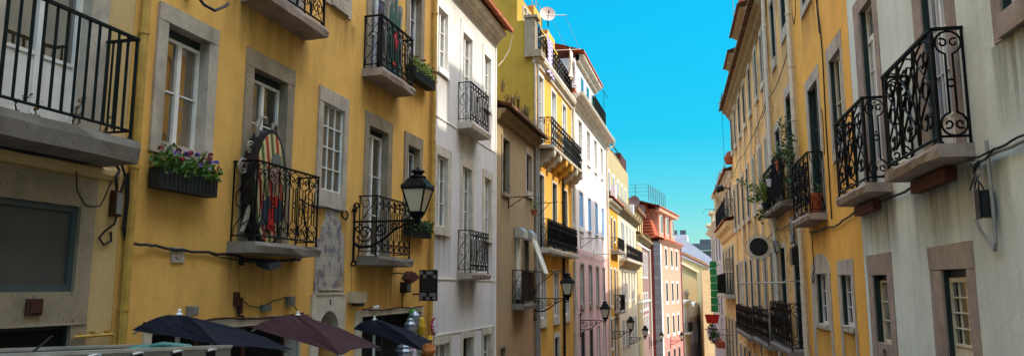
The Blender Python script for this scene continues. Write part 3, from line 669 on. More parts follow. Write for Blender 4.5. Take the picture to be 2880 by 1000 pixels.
flower_box('planter trailing green ferns behind the nearest street lantern', L, 12.15, 13.15, .92, 1.06, .17, [('red', 3)], .2, lf='leafdk', dens=1.3)
flower_box('planter with red flowers beside the upper yellow house balcony', L, 12.12, 13.15, 3.76, 3.96, .2, [('red', 14), ('petwhite', 3)], .24, lf='leafpale', dens=.9)
# wall fittings
def flood(label, a, z, wallz):
    t = thing('floodlight', label, 'floodlight', L(a, .05, z)); m = MB(); m.wb(L, a - .03, a + .03, 0, .03, z - .04, z + .05); m.tube([L(a, .02, z), L(a + .05, .14, z + .02), L(a + .1, .22, z)], .014, 6); m.build('arm', 'plastic_black', t)
    m = MB(); P = [(a + .02, .2, z - .05), (a + .26, .2, z - .02), (a + .28, .36, z - .06), (a + .04, .36, z - .1)]; m.hexa([L(*p) for p in P] + [L(p[0] + .01, p[1] - .02, p[2] + .07) for p in P]); m.build('lamp_head', 'plastic_black', t)
    m = MB(); m.tube([L(a, .012, z - .04), L(a + .004, .012, (z + wallz) / 2), L(a, .012, wallz)], .007, 5); m.build('lead', 'pipe_y', t)
flood('black floodlight under the painted board balcony', 7.52, .3, -.2)
t = thing('wall_light', 'dark fan-shaped wall light under the balcony by the lantern', 'wall light', L(11.9, .05, .2)); m = MB(); m.tube([L(11.72, 0, .24), L(11.78, .12, .26), L(11.9, .2, .24)], .012, 6)
m.build('arm', 'plastic_black', t); m = MB(); m.prism(L, [(11.84, .16), (12.0, .29), (12.16, .27), (12.4, .19), (12.2, .13), (12.06, .09)], .14, .26); m.build('shade', 'rust', t); m = MB(); m.tube([L(11.72, .012, .24), L(11.72, .012, -.28)], .007, 5); m.build('lead', 'pipe_y', t)
t = thing('entry_box', 'small black box with a glass front above the shop lintel', 'control box', L(12.24, .05, -.05)); m = MB(); m.wb(L, 12.12, 12.38, .0, .1, -.07, .11, .003); m.build('casing', 'plastic_black', t)
m = MB(); m.wb(L, 12.17, 12.33, .101, .108, -.04, .08); m.build('front', 'plastic_grey', t); m = MB(); m.tube([L(12.2, .015, -.07), L(12.2, .015, -.33)], .009, 5); m.build('lead', 'cable', t)
t = thing('alarm_box', 'beige alarm box with a black underside beside the arched doorway', 'alarm box', L(10.35, .08, -.26)); m = MB(); m.wb(L, 10.16, 10.55, 0, .14, -.21, -.05, .006); m.build('casing', 'plastic_beige', t)
m = MB(); m.prism(L, [(10.26, -.212), (10.5, -.212), (10.46, -.27), (10.3, -.25)], .02, .13); m.build('underside', 'plastic_black', t); m = MB(); m.tube([L(10.28, .012, -.05), L(10.27, .012, .42)], .006, 5); m.build('lead', 'pipe_y', t)
t = thing('spotlight', 'small white spotlight above the far shop lintel', 'spotlight', L(10.95, .08, -.33)); m = MB(); m.tube([L(10.92, 0, -.3), L(10.92, .06, -.3)], .015, 6); m.build('bracket', 'plastic_grey', t); m = MB(); m.tube([L(10.9, .08, -.3), L(10.98, .13, -.285)], [.025, .032], 10); m.build('lamp_head', 'white_pl', t)
for a, z, w, h, lb, mt in ((6.64, -.28, .11, .1, 'light grey junction box above the navy parasol', 'plastic_grey'), (7.95, -.27, .14, .08, 'pale junction box with a looped cable above the long shop lintel', 'plastic_grey'), (8.5, -.22, .12, .12, 'round grey junction box left of the maroon parasol finial', 'plastic_grey'), (8.16, -.44, .3, .09, 'grey shutter motor housing under the long shop lintel', 'shutgrey')):
    m = MB(); m.wb(L, a, a + w, .0, .07, z, z + h, .003); m.wb(L, a + .015, a + w - .015, .07, .08, z + .015, z + h - .015); tag(m.build('junction_box', mt), lb, 'junction box')
m = MB(); m.wb(L, 6.36, 6.55, 0, .02, .26, .41, .004); pl = tag(m.build('stone_plaque', 'stone'), 'small pale stone plaque on the yellow wall under the cable', 'plaque'); m = MB(); m.prism(L, ov(.05, .045, 6.455, .335, 12), .021, .026); m.build('relief', 'stonedark', pl)
t = thing('meter_cluster', 'tangle of small dark switch boxes above the navy parasol', 'switch boxes', L(7.5, .05, -.3)); m = MB(); m.wb(L, 7.42, 7.48, 0, .05, -.19, -.04); m.wb(L, 7.5, 7.54, 0, .05, -.28, -.1); m.build('switch', 'rust', t); m = MB(); m.tube([L(7.45, .03, -.19), L(7.47, .05, -.3), L(7.56, .03, -.31), L(7.6, .03, -.33)], .014, 5); m.build('lead', 'cable', t)
cable('black cable running along the yellow wall under the painted board balcony', [L(5.74, .05, .41), L(5.95, .06, .41), L(6.1, .03, .41), L(6.5, .03, .385), L(6.9, .03, .38), L(7.3, .03, .37), L(8.2, .03, .34), L(8.5, .03, .35), L(8.75, .04, .38)], .014)
cable('second thin black cable sagging under the painted board balcony', [L(6.9, .035, .37), L(7.25, .03, .33), L(7.8, .03, .3), L(8.3, .03, .33), L(8.7, .03, .4)], .007)
cable('black cable looping down beside the scrollwork balcony rail', [L(8.4, .2, 1.0), L(8.62, .12, 1.02), L(8.78, .05, .95), L(8.9, .03, .75), L(8.9, .03, .55), L(8.78, .03, .38), L(8.72, .03, .35)], .012)
cable('black cable curled below the latticed window', [L(8.7, .03, 1.15), L(9.0, .03, 1.1), L(9.4, .04, 1.12), L(9.8, .04, 1.1), L(9.86, .05, 1.02), L(9.98, .05, 1.0), L(10.02, .05, 1.08), L(9.96, .05, 1.13)], .014)
cable('thin cable looped above the long shop lintel', [L(7.5, .03, -.1), L(7.7, .03, -.2), L(7.95, .03, -.22), L(8.2, .03, -.14), L(8.45, .03, -.11), L(8.65, .03, -.2), L(8.75, .03, -.28)], .007)
cable('rusty conduit lying along the long shop lintel', [L(6.0, .05, -.315), L(7.2, .05, -.315), L(8.86, .05, -.315)], .012, mat='rust')
cable('rusty conduit lying along the shorter shop lintel', [L(10.6, .05, -.315), L(12, .05, -.315), L(13.1, .05, -.315)], .012, mat='rust')
m = MB(); q = [(2.62 + x, 7.9 + y) for x, y in ()]
m.tube([L(6.35, .12, 3.02), L(6.4, .18, 2.93), L(6.55, .2, 2.92), L(6.75, .18, 3.05), L(6.9, .1, 3.14)], .016, 6); m.wb(L, 6.3, 6.38, 0, .1, 3.0, 3.1); tag(m.build('cable_bracket', 'cable'), 'curved grey bracket with loose wire at the top of the yellow wall', 'bracket')
# shop goods
def goods(label, name, mat, pts, fn):
    m = MB(); fn(m, pts); return tag(m.build(name, mat), label, 'shop goods', None)
def blob(m, p):
    a, d, z, rs, rz = p; ctr = L(a, d, z); rings = []
    m.lathe(ctr[0], ctr[1], [(rs * math.sin(math.pi * k / 10) * random.uniform(.72, 1.08) + .004, z - rz * math.cos(math.pi * k / 10)) for k in range(11)], 9)
def star(m, p):
    a, d, z, r = p; P = []
    for k in range(28): rr = r * (1 if k % 2 else .78) * random.uniform(.93, 1.07); P.append((a + rr * math.cos(math.pi * 2 * k / 28), z + rr * math.sin(math.pi * 2 * k / 28)))
    m.prism(L, P, d, d + .03)
goods('yellow inflatable hanging at the far end of the shop front', 'balloon', 'balloony', (12.5, .25, -.66, .1, .17), blob)
goods('green inflatable hanging behind the yellow one', 'balloon', 'balloong', (12.5, .1, -.5, .1, .14), blob)
goods('tall silver foil bag hanging left of the yellow inflatable', 'foil_bag', 'foil', (12.2, .25, -.55, .11, .17), blob)
goods('shorter silver foil bag, lower left of the tall one', 'foil_bag', 'foil', (12.0, .25, -.64, .1, .15), blob)
goods('crumpled silver foil bag low under the small navy parasol', 'foil_bag', 'foil', (11.8, .25, -1.02, .16, .12), blob)
for lb, p in (('pink paper starburst beside the yellow inflatable', (12.98, .3, -.68, .17)), ('pink paper starburst low behind the small navy parasol', (11.95, .3, -1.13, .16))):
    m = MB(); star(m, p); o = tag(m.build('paper_star', 'starred'), lb, 'paper star'); m = MB(); star(m, (p[0], p[1] + .031, p[2], p[3] * .8)); m.build('star_centre', 'petwhite', o)
goods('orange paper lantern low at the shop corner', 'paper_lantern', 'orangep', (12.7, .3, -1.08, .17, .15), blob)
goods('small yellow paper lantern under the paper star', 'paper_lantern', 'balloony', (12.85, .28, -.9, .07, .07), blob)

# ================================================================== left 3: white house
def wl(s0, s1, z0, z1, i, **kw): return W((s0, s1, z0, z1), i, **{**dict(leaves=2, rows=3, cols=1, st='trimwhite', rec=.1, proud=.02, j=0), **kw})
ws = [wl(13.68, 14.48, 4.33, 5.97, (13.76, 14.34, 4.45, 5.72), gl='g_sky'), wl(15.2, 16.2, 3.44, 5.97, (15.35, 16.03, 3.47, 5.72), rows=5, gl='g_sky'), wl(16.87, 17.72, 4.33, 5.95, (17.0, 17.56, 4.45, 5.72), gl='g_sky'),
      wl(13.72, 14.64, 1.05, 2.84, (13.82, 14.45, 1.21, 2.65), gl='g_warm', st='stonepale'), wl(15.28, 16.24, .22, 2.85, (15.4, 16.05, .26, 2.66), rows=5, gl='g_warm', st='stonepale'), wl(16.93, 17.77, 1.1, 2.84, (17.08, 17.62, 1.25, 2.65), gl='g_warm', st='stonepale'),
      wl(13.78, 14.75, -2.2, -.93, (13.86, 14.68, -2.1, -1.08), rows=2, gl='g_pale', st='stonepale'), wl(15.42, 16.34, -3.6, -.92, (15.55, 16.28, -3.6, -1.06), rows=1, leaves=1, gl='void', fr='doorbrown', rec=.2, st='stonepale'), wl(16.95, 17.88, -2.4, -.92, (17.05, 17.66, -2.3, -1.08), rows=3, cols=2, leaves=1, gl='g_dark', st='stonepale')]
B = mk('townhouse', 'white house with tall divided windows and two scrollwork balconies, partly sunlit', L, 13.5, 18.12, 6.75, 'white', ws, depth=6)
for z in (3.42, .19, -.9): m = MB(); m.wb(L, 13.52, 18.1, 0, .018, z - .012, z + .012); m.build('string_course', 'trimwhite', B)
balcony(B, L, 15.08, 16.42, 3.575, .14, .29, 4.46, n=7, pat='lyre', r=.0065, slab='stonepale', rail=.014, j=.004)
balcony(B, L, 15.16, 16.46, .33, .13, .29, 1.23, n=7, pat='lyre', r=.0065, slab='stonepink', rail=.014, j=.004)
cornice(B, L, 13.5, 18.14, [(0, 6.3), (.05, 6.32), (.07, 6.4), (.13, 6.42), (.16, 6.48), (.25, 6.52), (.28, 6.58), (0, 6.6)], 'cornice')
eave_tiles(B, L, 13.5, 18.2, .45, 6.62, -3, 8.0, 'tile', rows=10, pitch=.17, amp=.075)
eave_tiles(B, L, 13.5, 18.2, -3.0, 8.0, -6, 6.7, 'tile', rows=6, pitch=.13, amp=.05, name='rear_roof_tiles')
m = MB(); m.tube([L(18.05, .3, 6.7), L(18.22, .4, 6.55), L(18.3, .3, 6.2), L(18.24, .15, 5.9), L(18.12, .04, 5.72)], .014, 6); tag(m.build('cable', 'pipe_w'), 'pale cable looping down from the corner of the white house eaves', 'cable')
m = MB(); m.wb(L, 18.0, 18.1, 0, .02, -3.3, 6.28); m.build('corner_pilaster', 'trimwhite', B)

# ================================================================== left 4: low grey-brown house
ws = [W((18.6, 19.45, 2.4, 4.02), (18.72, 19.36, 2.5, 3.95), rows=3, st='stonedark', fr='framebrown', gl='void'), W((21.2, 22.16, 2.68, 4.2), (21.33, 22.04, 2.86, 3.99), rows=3, st='stone', fr='framedark', gl='g_dark'),
      W((19.95, 20.62, -.43, 1.62), (20.03, 20.52, -.41, 1.5), rows=1, low=.6, st='stonedark', gl='g_pale', fr='framecream'), W((21.0, 21.68, -.43, 1.62), (21.1, 21.58, -.41, 1.5), rows=1, st='stonedark', gl='void', fr='framedark'),
      W((18.4, 19.05, -3.4, -1.4), (18.5, 18.97, -3.4, -1.5), rows=1, leaves=1, st='stonedark', gl='void', fr='doorbrown')]
B = mk('townhouse', 'low grey-brown house with a weed-grown tiled eave and a peach lower wall', L, 18.14, 22.5, 4.55, 'greybrown', ws, depth=5)
cornice(B, L, 18.14, 22.62, [(0, 4.3), (.1, 4.36), (.14, 4.46), (.24, 4.52), (.27, 4.6), (0, 4.62)], 'cornicedirty')
eave_tiles(B, L, 18.14, 22.7, .42, 4.64, -5, 6.3, 'tileold', rows=10, pitch=.16, amp=.06)
balcony(B, L, 19.74, 21.1, -.42, .14, .3, .49, n=9, pat='bars', side='vine', r=.008, panel=[(19.8, 21.06)], part='redpanel', mat='ironrust')
for a, b in ((19.93, 20.47), (20.97, 21.58)):
    m = MB(); m.extr(L, a, b, [(.02, 1.38), (.02, 1.68), (.16, 1.68), (.27, 1.56), (.27, 1.38)]); m.build('awning_box', 'alu2', B)
m = MB(); m.hexa([L(20.04, .03, -.3), L(20.5, .03, -.3), L(20.5, .05, -.3), L(20.04, .05, -.3), L(20.04, .03, 1.37), L(20.5, .03, 1.37), L(20.5, .05, 1.37), L(20.04, .05, 1.37)]); m.build('drawn_blind', 'cloth', B)
m = MB(); m.hexa([L(21.0, .6, .42), L(21.55, .6, .42), L(21.55, .62, .43), L(21.0, .62, .43), L(21.0, .24, 1.38), L(21.55, .24, 1.38), L(21.55, .27, 1.39), L(21.0, .27, 1.39)]); m.build('tilted_awning', 'cloth', B)
pipe(B, L, 22.4, -3.6, 4.4, .04, .07, 'pipe_g')
weeds('dry weeds sprouting along the eave of the low grey-brown house', [L(18.3 + k * .22 + random.uniform(-.1, .1), random.uniform(-.6, .35), 4.72 + random.uniform(0, .1)) for k in range(18)] + [L(18.2 + k * .11, random.uniform(-1.5, .2), 4.85 + random.uniform(0, .3)) for k in range(30)], .42, 16)
def rack(label, F, a, z, length, drop=.35, brace=True, out=None):
    m = MB(); m.tube([F(a, 0, z), F(a, length, z + .02)], .012, 5)
    if brace: m.tube([F(a, 0, z - drop), F(a, length * .65, z)], .012, 5)
    m.tube([F(a, .01, z - drop - .03), F(a, .01, z + .08)], .014, 5)
    if out: m.tube([F(a, length, z + .02), F(a + out, length, z + .02)], .008, 4); m.tube([F(a, length * .6, z), F(a + out, length * .6, z)], .006, 4)
    return tag(m.build('drying_rack', 'ironrust'), label, 'drying rack')
rack('iron drying rack over the window of the low grey-brown house', L, 19.3, 2.42, .7, .28, out=1.8)
rack('iron drying rack between the low house and the yellow balconied house', L, 22.45, 2.6, .75, .5)
rack('iron drying rack above the second street lantern', L, 22.35, .5, 1.0, .5)
pot_plant('small potted plant on the window rack of the low grey-brown house', L(20.9, .35, 2.08), .1, .16, 40, ph=.3, lf='leafpale')

# ================================================================== left 5: bright yellow house
ws = []
for a, b in ((23.08, 23.78), (25.14, 25.9), (27.16, 27.92)):
    ws.append(wl(a - .1, b + .1, 4.5, 7.02, (a, b, 4.54, 6.92), rows=3, gl='g_sky', st='trimwhite'))
    ws.append(wl(a - .05, b + .08, 1.26, 3.72, (a + .03, b, 1.3, 3.63), rows=3, gl='g_dark', fr='framedark', st='stonepale'))
    ws.append(wl(a + .02, b + .3, -1.22, .64, (a + .12, b + .2, -.95, .53), rows=3, gl='g_lilac', st='stonepale'))
ws.append(wl(25.2, 26.3, -4.0, -1.5, (25.35, 26.15, -4.0, -1.65), leaves=1, rows=3, gl='g_dark', fr='framebrown', st='stonepale'))
B = mk('townhouse', 'tall bright yellow house with a bracketed balcony and a roof terrace', L, 22.5, 29.1, 7.3, 'brightyellow', ws, depth=7)
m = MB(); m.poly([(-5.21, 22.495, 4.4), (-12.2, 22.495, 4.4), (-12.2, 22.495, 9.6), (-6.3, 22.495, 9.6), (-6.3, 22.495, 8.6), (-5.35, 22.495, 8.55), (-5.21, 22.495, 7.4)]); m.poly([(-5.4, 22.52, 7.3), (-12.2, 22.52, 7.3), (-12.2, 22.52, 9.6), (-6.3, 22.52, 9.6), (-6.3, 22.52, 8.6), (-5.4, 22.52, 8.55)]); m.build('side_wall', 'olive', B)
cornice(B, L, 22.46, 29.1, [(0, 7.12), (.06, 7.15), (.08, 7.26), (.18, 7.32), (.22, 7.42), (.22, 7.5), (0, 7.52)], 'cornice')
m = MB(); m.wb(L, 22.44, 22.82, -.3, .04, 7.525, 8.62); m.wb(L, 22.4, 22.9, -.32, .12, 8.62, 8.7); m.wb(L, 22.36, 22.98, -.3, .26, 7.3, 7.52); m.build('terrace_pillar', 'stonedark', B)
railing(B, L, 22.85, 28.9, 7.55, 8.42, .06, n=15, pat='bold', r=.011, ends=(False, True), rail=.018)
m = MB(); m.wb(L, 22.46, 22.56, .004, .05, 1.0, 7.1); m.build('corner_quoin', 'stone', B)
bb = balcony(B, L, 22.9, 28.6, 4.52, .1, .46, 5.42, n=16, pat='lyre', side='lyre', nside=2, r=.011, panel=[(26.8, 28.56)], rail=.018, j=.004, slab='stonepale', part='darkpanel')
m = MB(); m.wb(L, 25.2, 26.6, .4, .415, 4.6, 5.35); m.build('green_screen', 'greenmesh', B)
for k in range(6):
    a = 23.1 + k * 1.06; m = MB(); P = [(.0, 4.4), (.5, 4.4), (.5, 4.27), (.46, 4.2), (.38, 4.2), (.34, 4.12), (.31, 4.06), (.24, 4.03), (.15, 4.03), (.12, 3.95), (.0, 3.88)]
    m.extr(L, a, a + .3, [(d, z - .012) for d, z in P]); m.build('corbel', 'brightyellow' if k in (2, 3) else 'stonepale', B)
balcony(B, L, 22.9, 28.2, 1.26, .15, .33, 2.17, n=20, pat='lyre', side='vine', r=.009, panel=[(23.0, 24.7), (24.8, 26.6), (26.7, 28.15)], j=.004, slab='stonepale', rail=.016)
pipe(B, L, 26.75, -4.2, 4.3, .05, .08, 'pipe_b'); pipe(B, L, 22.62, -4, 7.1, .04, .09, 'pipe_g')
m = MB(); m.wb(L, 23.2, 30.2, -6, -.75, 7.32, 9.9)
m.build('penthouse', 'olive', B)
for a, b, z in ((25.6, 27.0, 10.3), (28.0, 29.4, 10.2)):
    m = MB(); m.wb(L, a, b, -2, -.72, 7.33, z); dq = m.build('dormer', 'brightyellow', B); m = MB(); m.poly([L(a - .006, -.74, 7.4), L(a - .006, -2, 7.4), L(a - .006, -2, z - .01), L(a - .006, -.74, z - .01)]); m.build('dormer_cheek', 'orangep', dq)
    m = MB(); m.wb(L, a + .35, b - .35, -.715, -.7, 8.3, z - .45); m.build('dormer_window', 'g_dark', dq)
m = MB(); bars(m, L, 24.0, 24.9, 7.6, 9.7, 2, 2, 1, -.74); m.build('window_frame', 'framewhite', B)
m = MB()
for z in (10.45, 10.75): m.tube([L(25.6, -.8, z), L(27.0, -.8, z)], .014, 4)
for a in (25.62, 26.3, 26.98): m.tube([L(a, -.8, 10.3), L(a, -.8, 10.78)], .014, 4)
m.build('roof_railing', 'pipe_g', B)
t = thing('satellite_dish', 'large pinkish satellite dish on the yellow house terrace', 'satellite dish', (-5.7, 26.9, 9.9)); m = MB(); c = Vector((-5.68, 26.9, 10.42)); nv = Vector((.35, -.9, .18)).normalized(); u_ = nv.orthogonal().normalized(); w_ = nv.cross(u_); n = 20; rr = []
for r, dp in ((.001, -.08), (.12, -.065), (.22, -.03), (.3, 0)): rr.append(m.pts([c + (u_ * math.cos(6.2832 * k / n) + w_ * math.sin(6.2832 * k / n)) * r + nv * dp for k in range(n)]))
for i in range(3):
    for k in range(n): m.f.append((rr[i] + k, rr[i] + (k + 1) % n, rr[i + 1] + (k + 1) % n, rr[i + 1] + k))
m.build('reflector', 'dish', t, True); m = MB(); m.tube([c - nv * .08, c + Vector((0, .1, -.5))], .025, 6); m.tube([c + nv * .0 - Vector((0, 0, .28)), c + nv * .3 - Vector((0, 0, .1))], .014, 5); m.tube([c + nv * .3 - Vector((0, 0, .13)), c + nv * .3 - Vector((0, 0, .05))], .03, 6); m.build('arm', 'plastic_black', t)
m = MB()
for a in (23.0, 25.9): m.tube([L(a, .0, 8.9 if a < 24 else 8.6), L(a + .4, .9, 8.95 if a < 24 else 8.7)], .014, 5)
m.tube([L(23.2, .4, 8.93), L(26.1, .4, 8.66)], .006, 4); m.tube([L(23.35, .85, 8.95), L(26.25, .85, 8.7)], .006, 4); m.tube([L(22.8, .05, 8.05), L(24.6, .08, 8.8)], .014, 5)
tag(m.build('clothes_rack', 'pipe_w'), 'clothes drying arms projecting from the yellow house terrace', 'drying rack')
def hang(label, mat, a0, a1, d, zt, zb, skew=0., wav=.03, cat='laundry', name='towel'):
    m = MB(); n, q = 12, 10; rows = []
    for j in range(q + 1):
        t_ = j / q; rows.append(m.pts([L(a0 + (a1 - a0) * k / n * (1 - .12 * math.sin(3.1 * t_)) + skew * t_, d + wav * math.sin(k * 1.3 + j * .4) * (.3 + t_), zt + (zb - zt) * t_ + .02 * math.sin(k * .9)) for k in range(n + 1)]))
    for j in range(q):
        for k in range(n): m.f.append((rows[j] + k, rows[j] + k + 1, rows[j + 1] + k + 1, rows[j + 1] + k))
    return tag(m.build(name, mat, smooth=True), label, cat)
hang('purple checked towel hanging over the yellow house terrace rail', 'towel', 23.75, 24.75, .16, 8.45, 7.2, .1)
hang('pale shirt drying beside the far end of the terrace', 'cloth', 27.2, 27.9, .3, 9.1, 8.0, .1, .06, name='shirt')
hang('faded patterned cloth drying on the far end of the terrace', 'clothpink', 27.9, 28.6, .3, 8.9, 8.1, .1, .06, name='cloth')
hang('narrow white cloth drying between shirt and patterned cloth', 'petwhite', 27.6, 27.95, .4, 8.8, 7.75, .1, .06, name='cloth')
weeds('dry grass tuft on the far corner of the low house roof', [L(22.2 + k * .05, -.3 - k * .3, 4.9 + k * .1) for k in range(5)], .5, 10)

# ================================================================== left 6: pale pink house
ws = []
cols = ((29.12, 29.75), (30.72, 31.6), (33.0, 33.85), (35.2, 36.0), (37.38, 38.12))
for k, (a, b) in enumerate(cols):
    ws.append(wl(a - .09, b + .1, 5.48, 7.2, (a, b, 5.68, 7.1), rows=3, gl='g_sky', st='trimwhite'))
    ws.append(wl(a - .07, b + .1, 2.35 if k < 2 else 2.5, 4.1, (a, b, 2.55, 4.02), rows=2, gl='skyblue', fr='skyblue', rec=.05, st='trimwhite'))
    ws.append(wl(a - .07, b + .1, -.85, 1.06, (a, b, -.64, .98), rows=4, gl='g_dark', st='stonepink'))
    ws.append(wl(a - .05, b + .08, -3.9 if k in (1, 2) else -3.3, -1.7, (a, b, -3.8 if k in (1, 2) else -3.25, -1.78), rows=1 if k in (1, 2) else 12, leaves=1, gl='void' if k in (1, 2) else 'skyblue' if 0 else 'g_dark', fr='doorbrown' if k in (1, 2) else 'shutwhite', st='stonepink', mun=.05) if 0 else wl(a - .05, b + .08, -3.9 if k in (1, 2) else -3.3, -1.7, (a, b, -3.8 if k in (1, 2) else -3.25, -1.78), rows=1 if k in (1, 2) else 12, leaves=1, gl='void' if k in (1, 2) else 'shutwhite', fr='doorbrown' if k in (1, 2) else 'shutwhite', st='stonepink', rec=.05))
B = mk('townhouse', 'pale pink house, tinted white for sun above, pink for shade below, sky blue on panes', L, 29.1, 39.4, 7.4, 'pinkwhite', ws, depth=7)
cornice(B, L, 29.1, 39.45, [(0, 7.3), (.06, 7.34), (.08, 7.46), (.2, 7.54), (.24, 7.64), (.36, 7.7), (.36, 7.8), (0, 7.85)], 'cornice')
m = MB(); m.extr(L, 29.1, 39.6, [(.36, 7.72), (.36, 7.86), (.5, 7.88), (.52, 7.84), (.48, 7.74)]); m.build('gutter', 'pipe_w', B)
m = MB(); m.tube([L(39.5, .45, 7.75), L(39.6, .45, 7.6), L(39.45, .12, 7.35), L(39.35, .08, 7.1), L(39.35, .08, -4.6)], .05, 8); m.build('downpipe', 'pipe_w', B)
pipe(B, L, 29.2, -4, 7.2, .05, .08, 'pipe_w')
m = MB(); m.wb(L, 31.6, 37.2, -5, -.2, 7.85, 10.1); m.build('attic_storey', 'white', B)
cornice(B, L, 31.55, 37.3, [(-.2, 9.9), (-.1, 9.95), (.0, 10.05), (.14, 10.12), (.16, 10.2), (-.2, 10.25)], 'cornice', 'attic_cornice')
eave_tiles(B, L, 31.3, 37.5, .2, 10.25, -4, 11.6, 'tilered', rows=6, pitch=.25, amp=.07)
for a in (32.6, 34.2, 35.8): m = MB(); m.wb(L, a - .08, a + .78, -.2, -.17, 8.0, 9.6); fw_ = m.build('attic_window', 'trimwhite', B); m = MB(); m.wb(L, a, a + .7, -.17, -.155, 8.05, 9.5); m.build('pane', 'g_dark', fw_)
eave_tiles(B, L, 29.1, 31.5, .15, 7.95, -4, 9.2, 'tile', rows=6, pitch=.22, amp=.06, name='lower_roof_tiles')
railing(B, L, 35.0, 38.9, 8.3, 9.2, .1, n=20, pat='bars', side='bars', nside=3, r=.014, mat='irongreen', panel=[(35.0, 38.9)], part='greenmesh')
m = MB(); m.tube([L(37.4, .12, 10.15), L(37.6, .2, 10.05), L(37.6, .2, 8.4)], .014, 5); m.tube([L(37.6, .2, 10.1), L(38.3, .3, 9.9)], .014, 5); tag(m.build('aerial_mast', 'cable'), 'thin mast at the corner of the attic over the pale pink house', 'mast')
pot_plant('leafy potted plant on the roof edge of the pale pink house', L(33.4, .1, 7.9), .14, .2, 90, ph=.6, lf='leafpale')
rack('long iron flag arm on the pale pink house', L, 30.9, 2.05, .9, .4); m = MB(); m.tube([L(34.5, 0, 1.55), L(34.5, 1.5, 1.6)], .022, 6); m.wb(L, 34.42, 34.58, 0, .03, 1.4, 1.75); tag(m.build('flagpole', 'pipe_w'), 'bare pole sticking out from the pale pink house', 'pole')

# ================================================================== left 7-9 and the tall house behind
ws = []
for a, b, c, e in ((39.95, 40.3, 2.2, 3.3), (40.95, 41.5, 2.1, 3.85), (42.3, 43.0, 2.66, 3.82), (40.5, 41.0, -.9, 1.05), (42.0, 42.6, -1.25, 1.05), (43.2, 43.6, -1.2, 1.0), (40.2, 40.8, -3.1, -1.6), (41.6, 42.2, -4.6, -1.6), (42.9, 43.4, -4.6, -1.6)): ws.append(wl(a - .08, b + .08, c - .12, e + .1, (a, b, c, e), rows=3, gl='g_far', rec=.04, fr='framedark', st='trimwhite'))
B = mk('townhouse', 'narrow yellow house squeezed between the pale pink and cream white houses', L, 39.4, 44.2, 4.6, 'yellow2', ws)
cornice(B, L, 39.4, 44.3, [(0, 4.35), (.1, 4.4), (.12, 4.52), (.28, 4.6), (.3, 4.72), (0, 4.75)], 'cornice'); eave_tiles(B, L, 39.4, 44.5, .4, 4.76, -4, 6.4, 'tilered', rows=8, pitch=.2, amp=.05)
balcony(B, L, 40.8, 43.8, 2.07, .12, .4, 2.75, n=12, pat='lyre', r=.013, j=.004, slab='stonepink'); balcony(B, L, 41.8, 43.9, -1.26, .12, .35, -.35, n=8, pat='lyre', r=.013, j=.004, slab='stonepink')
ws = []
for a in (45.9, 46.85, 48.75, 50.8, 52.85): ws.append(wl(a - .08, a + .9, 1.8, 4.15, (a, a + .8, 1.84, 4.05), rows=3, gl='g_far', rec=.04, st='trimwhite'))
for a in (45.75, 47.3, 49.5, 51.3, 53.0): ws.append(wl(a - .08, a + .8, -.9, 1.22, (a, a + .72, -.75, 1.14), rows=3, gl='g_far', rec=.04, st='trimwhite'))
for a in (45.7, 47.6, 49.6, 51.6, 53.4): ws.append(wl(a - .08, a + .8, -3.6, -1.9, (a, a + .72, -3.5, -2.0), rows=2, gl='g_far', rec=.04, st='stonepink'))
B = mk('townhouse', 'cream white house with a long screened balcony and a parapet roof', L, 44.2, 55.4, 4.5, 'creamwhite', ws)
cornice(B, L, 44.2, 55.8, [(0, 4.4), (.12, 4.46), (.15, 4.58), (.35, 4.68), (.4, 4.85), (0, 4.9)], 'cornicedirty')
m = MB(); m.wb(L, 44.9, 55.6, -.8, -.3, 4.9, 5.85); m.build('parapet', 'brownscreen', B)
for a in (44.6, 55.3): m = MB(); m.wb(L, a - .25, a + .25, -.4, -.1, 4.9, 6.1); m.build('parapet_pier', 'trimwhite', B)
balcony(B, L, 44.6, 55.2, 1.78, .16, .45, 2.6, n=14, pat='lyre', side='lyre', nside=1, r=.014, panel=[(47.6, 55.15)], part='brownscreen', j=.004, slab='stonepale')
m = MB(); m.extr(L, 44.6, 55.2, [(0, 1.3), (.2, 1.36), (.3, 1.55), (.48, 1.6), (0, 1.6)]); m.build('balcony_moulding', 'tan', B)
ws = []
for a in (57.2, 59.4, 61.6, 63.8):
    for c, e in ((.9, 2.8), (-3.6, -2.2)): ws.append(wl(a - .1, a + 1, c - .1, e + .1, (a, a + .9, c, e), rows=2, gl='g_far', rec=.04, st='trimwhite'))
    ws.append(wl(a - .1, a + 1, -1.8, -.3, (a, a + .9, -1.6, -.4), rows=2, gl='g_far', rec=.04, st='trimwhite'))
B = mk('townhouse', 'mauve brown house with tan attic dormer and weeds on its cornice', L, 55.4, 67.2, 3.6, 'mauve', ws)
m = MB(); m.wb(L, 55.42, 59.5, 0, .05, -6.5, 3.5); m.build('tan_bay', 'tan', B)
for z in (-1.0, 3.3): m = MB(); m.wb(L, 55.42, 67.1, .052, .08, z - .07, z + .07); m.build('string_course', 'trimwhite', B)
cornice(B, L, 55.4, 67.2, [(0, 3.5), (.15, 3.55), (.2, 3.75), (.4, 3.8), (.42, 3.95), (0, 4.0)], 'cornicedirty')
m = MB(); m.wb(L, 59.6, 66, -3, -.4, 3.9, 6.1); d9 = m.build('attic_dormer', 'tan', B); m = MB(); m.wb(L, 59.3, 66.3, -3, -.1, 6.1, 6.4); m.build('dormer_roof', 'tileold', d9)
for a in (60.6, 62.6, 64.4): m = MB(); m.wb(L, a, a + .7, -.4, -.38, 4.5, 5.8); m.build('dormer_window', 'g_dark', d9)
eave_tiles(B, L, 55.4, 67.2, .3, 4.0, -5, 5.6, 'tileold', rows=6, pitch=.35, amp=.08); pipe(B, L, 66.6, -7.4, 3.4, .07, .12, 'pipe_w')
weeds('dry weeds on the cornice of the mauve brown house', [L(61 + k * .35, .2 + random.uniform(-.2, .2), 4.05) for k in range(17)], .5, 10)
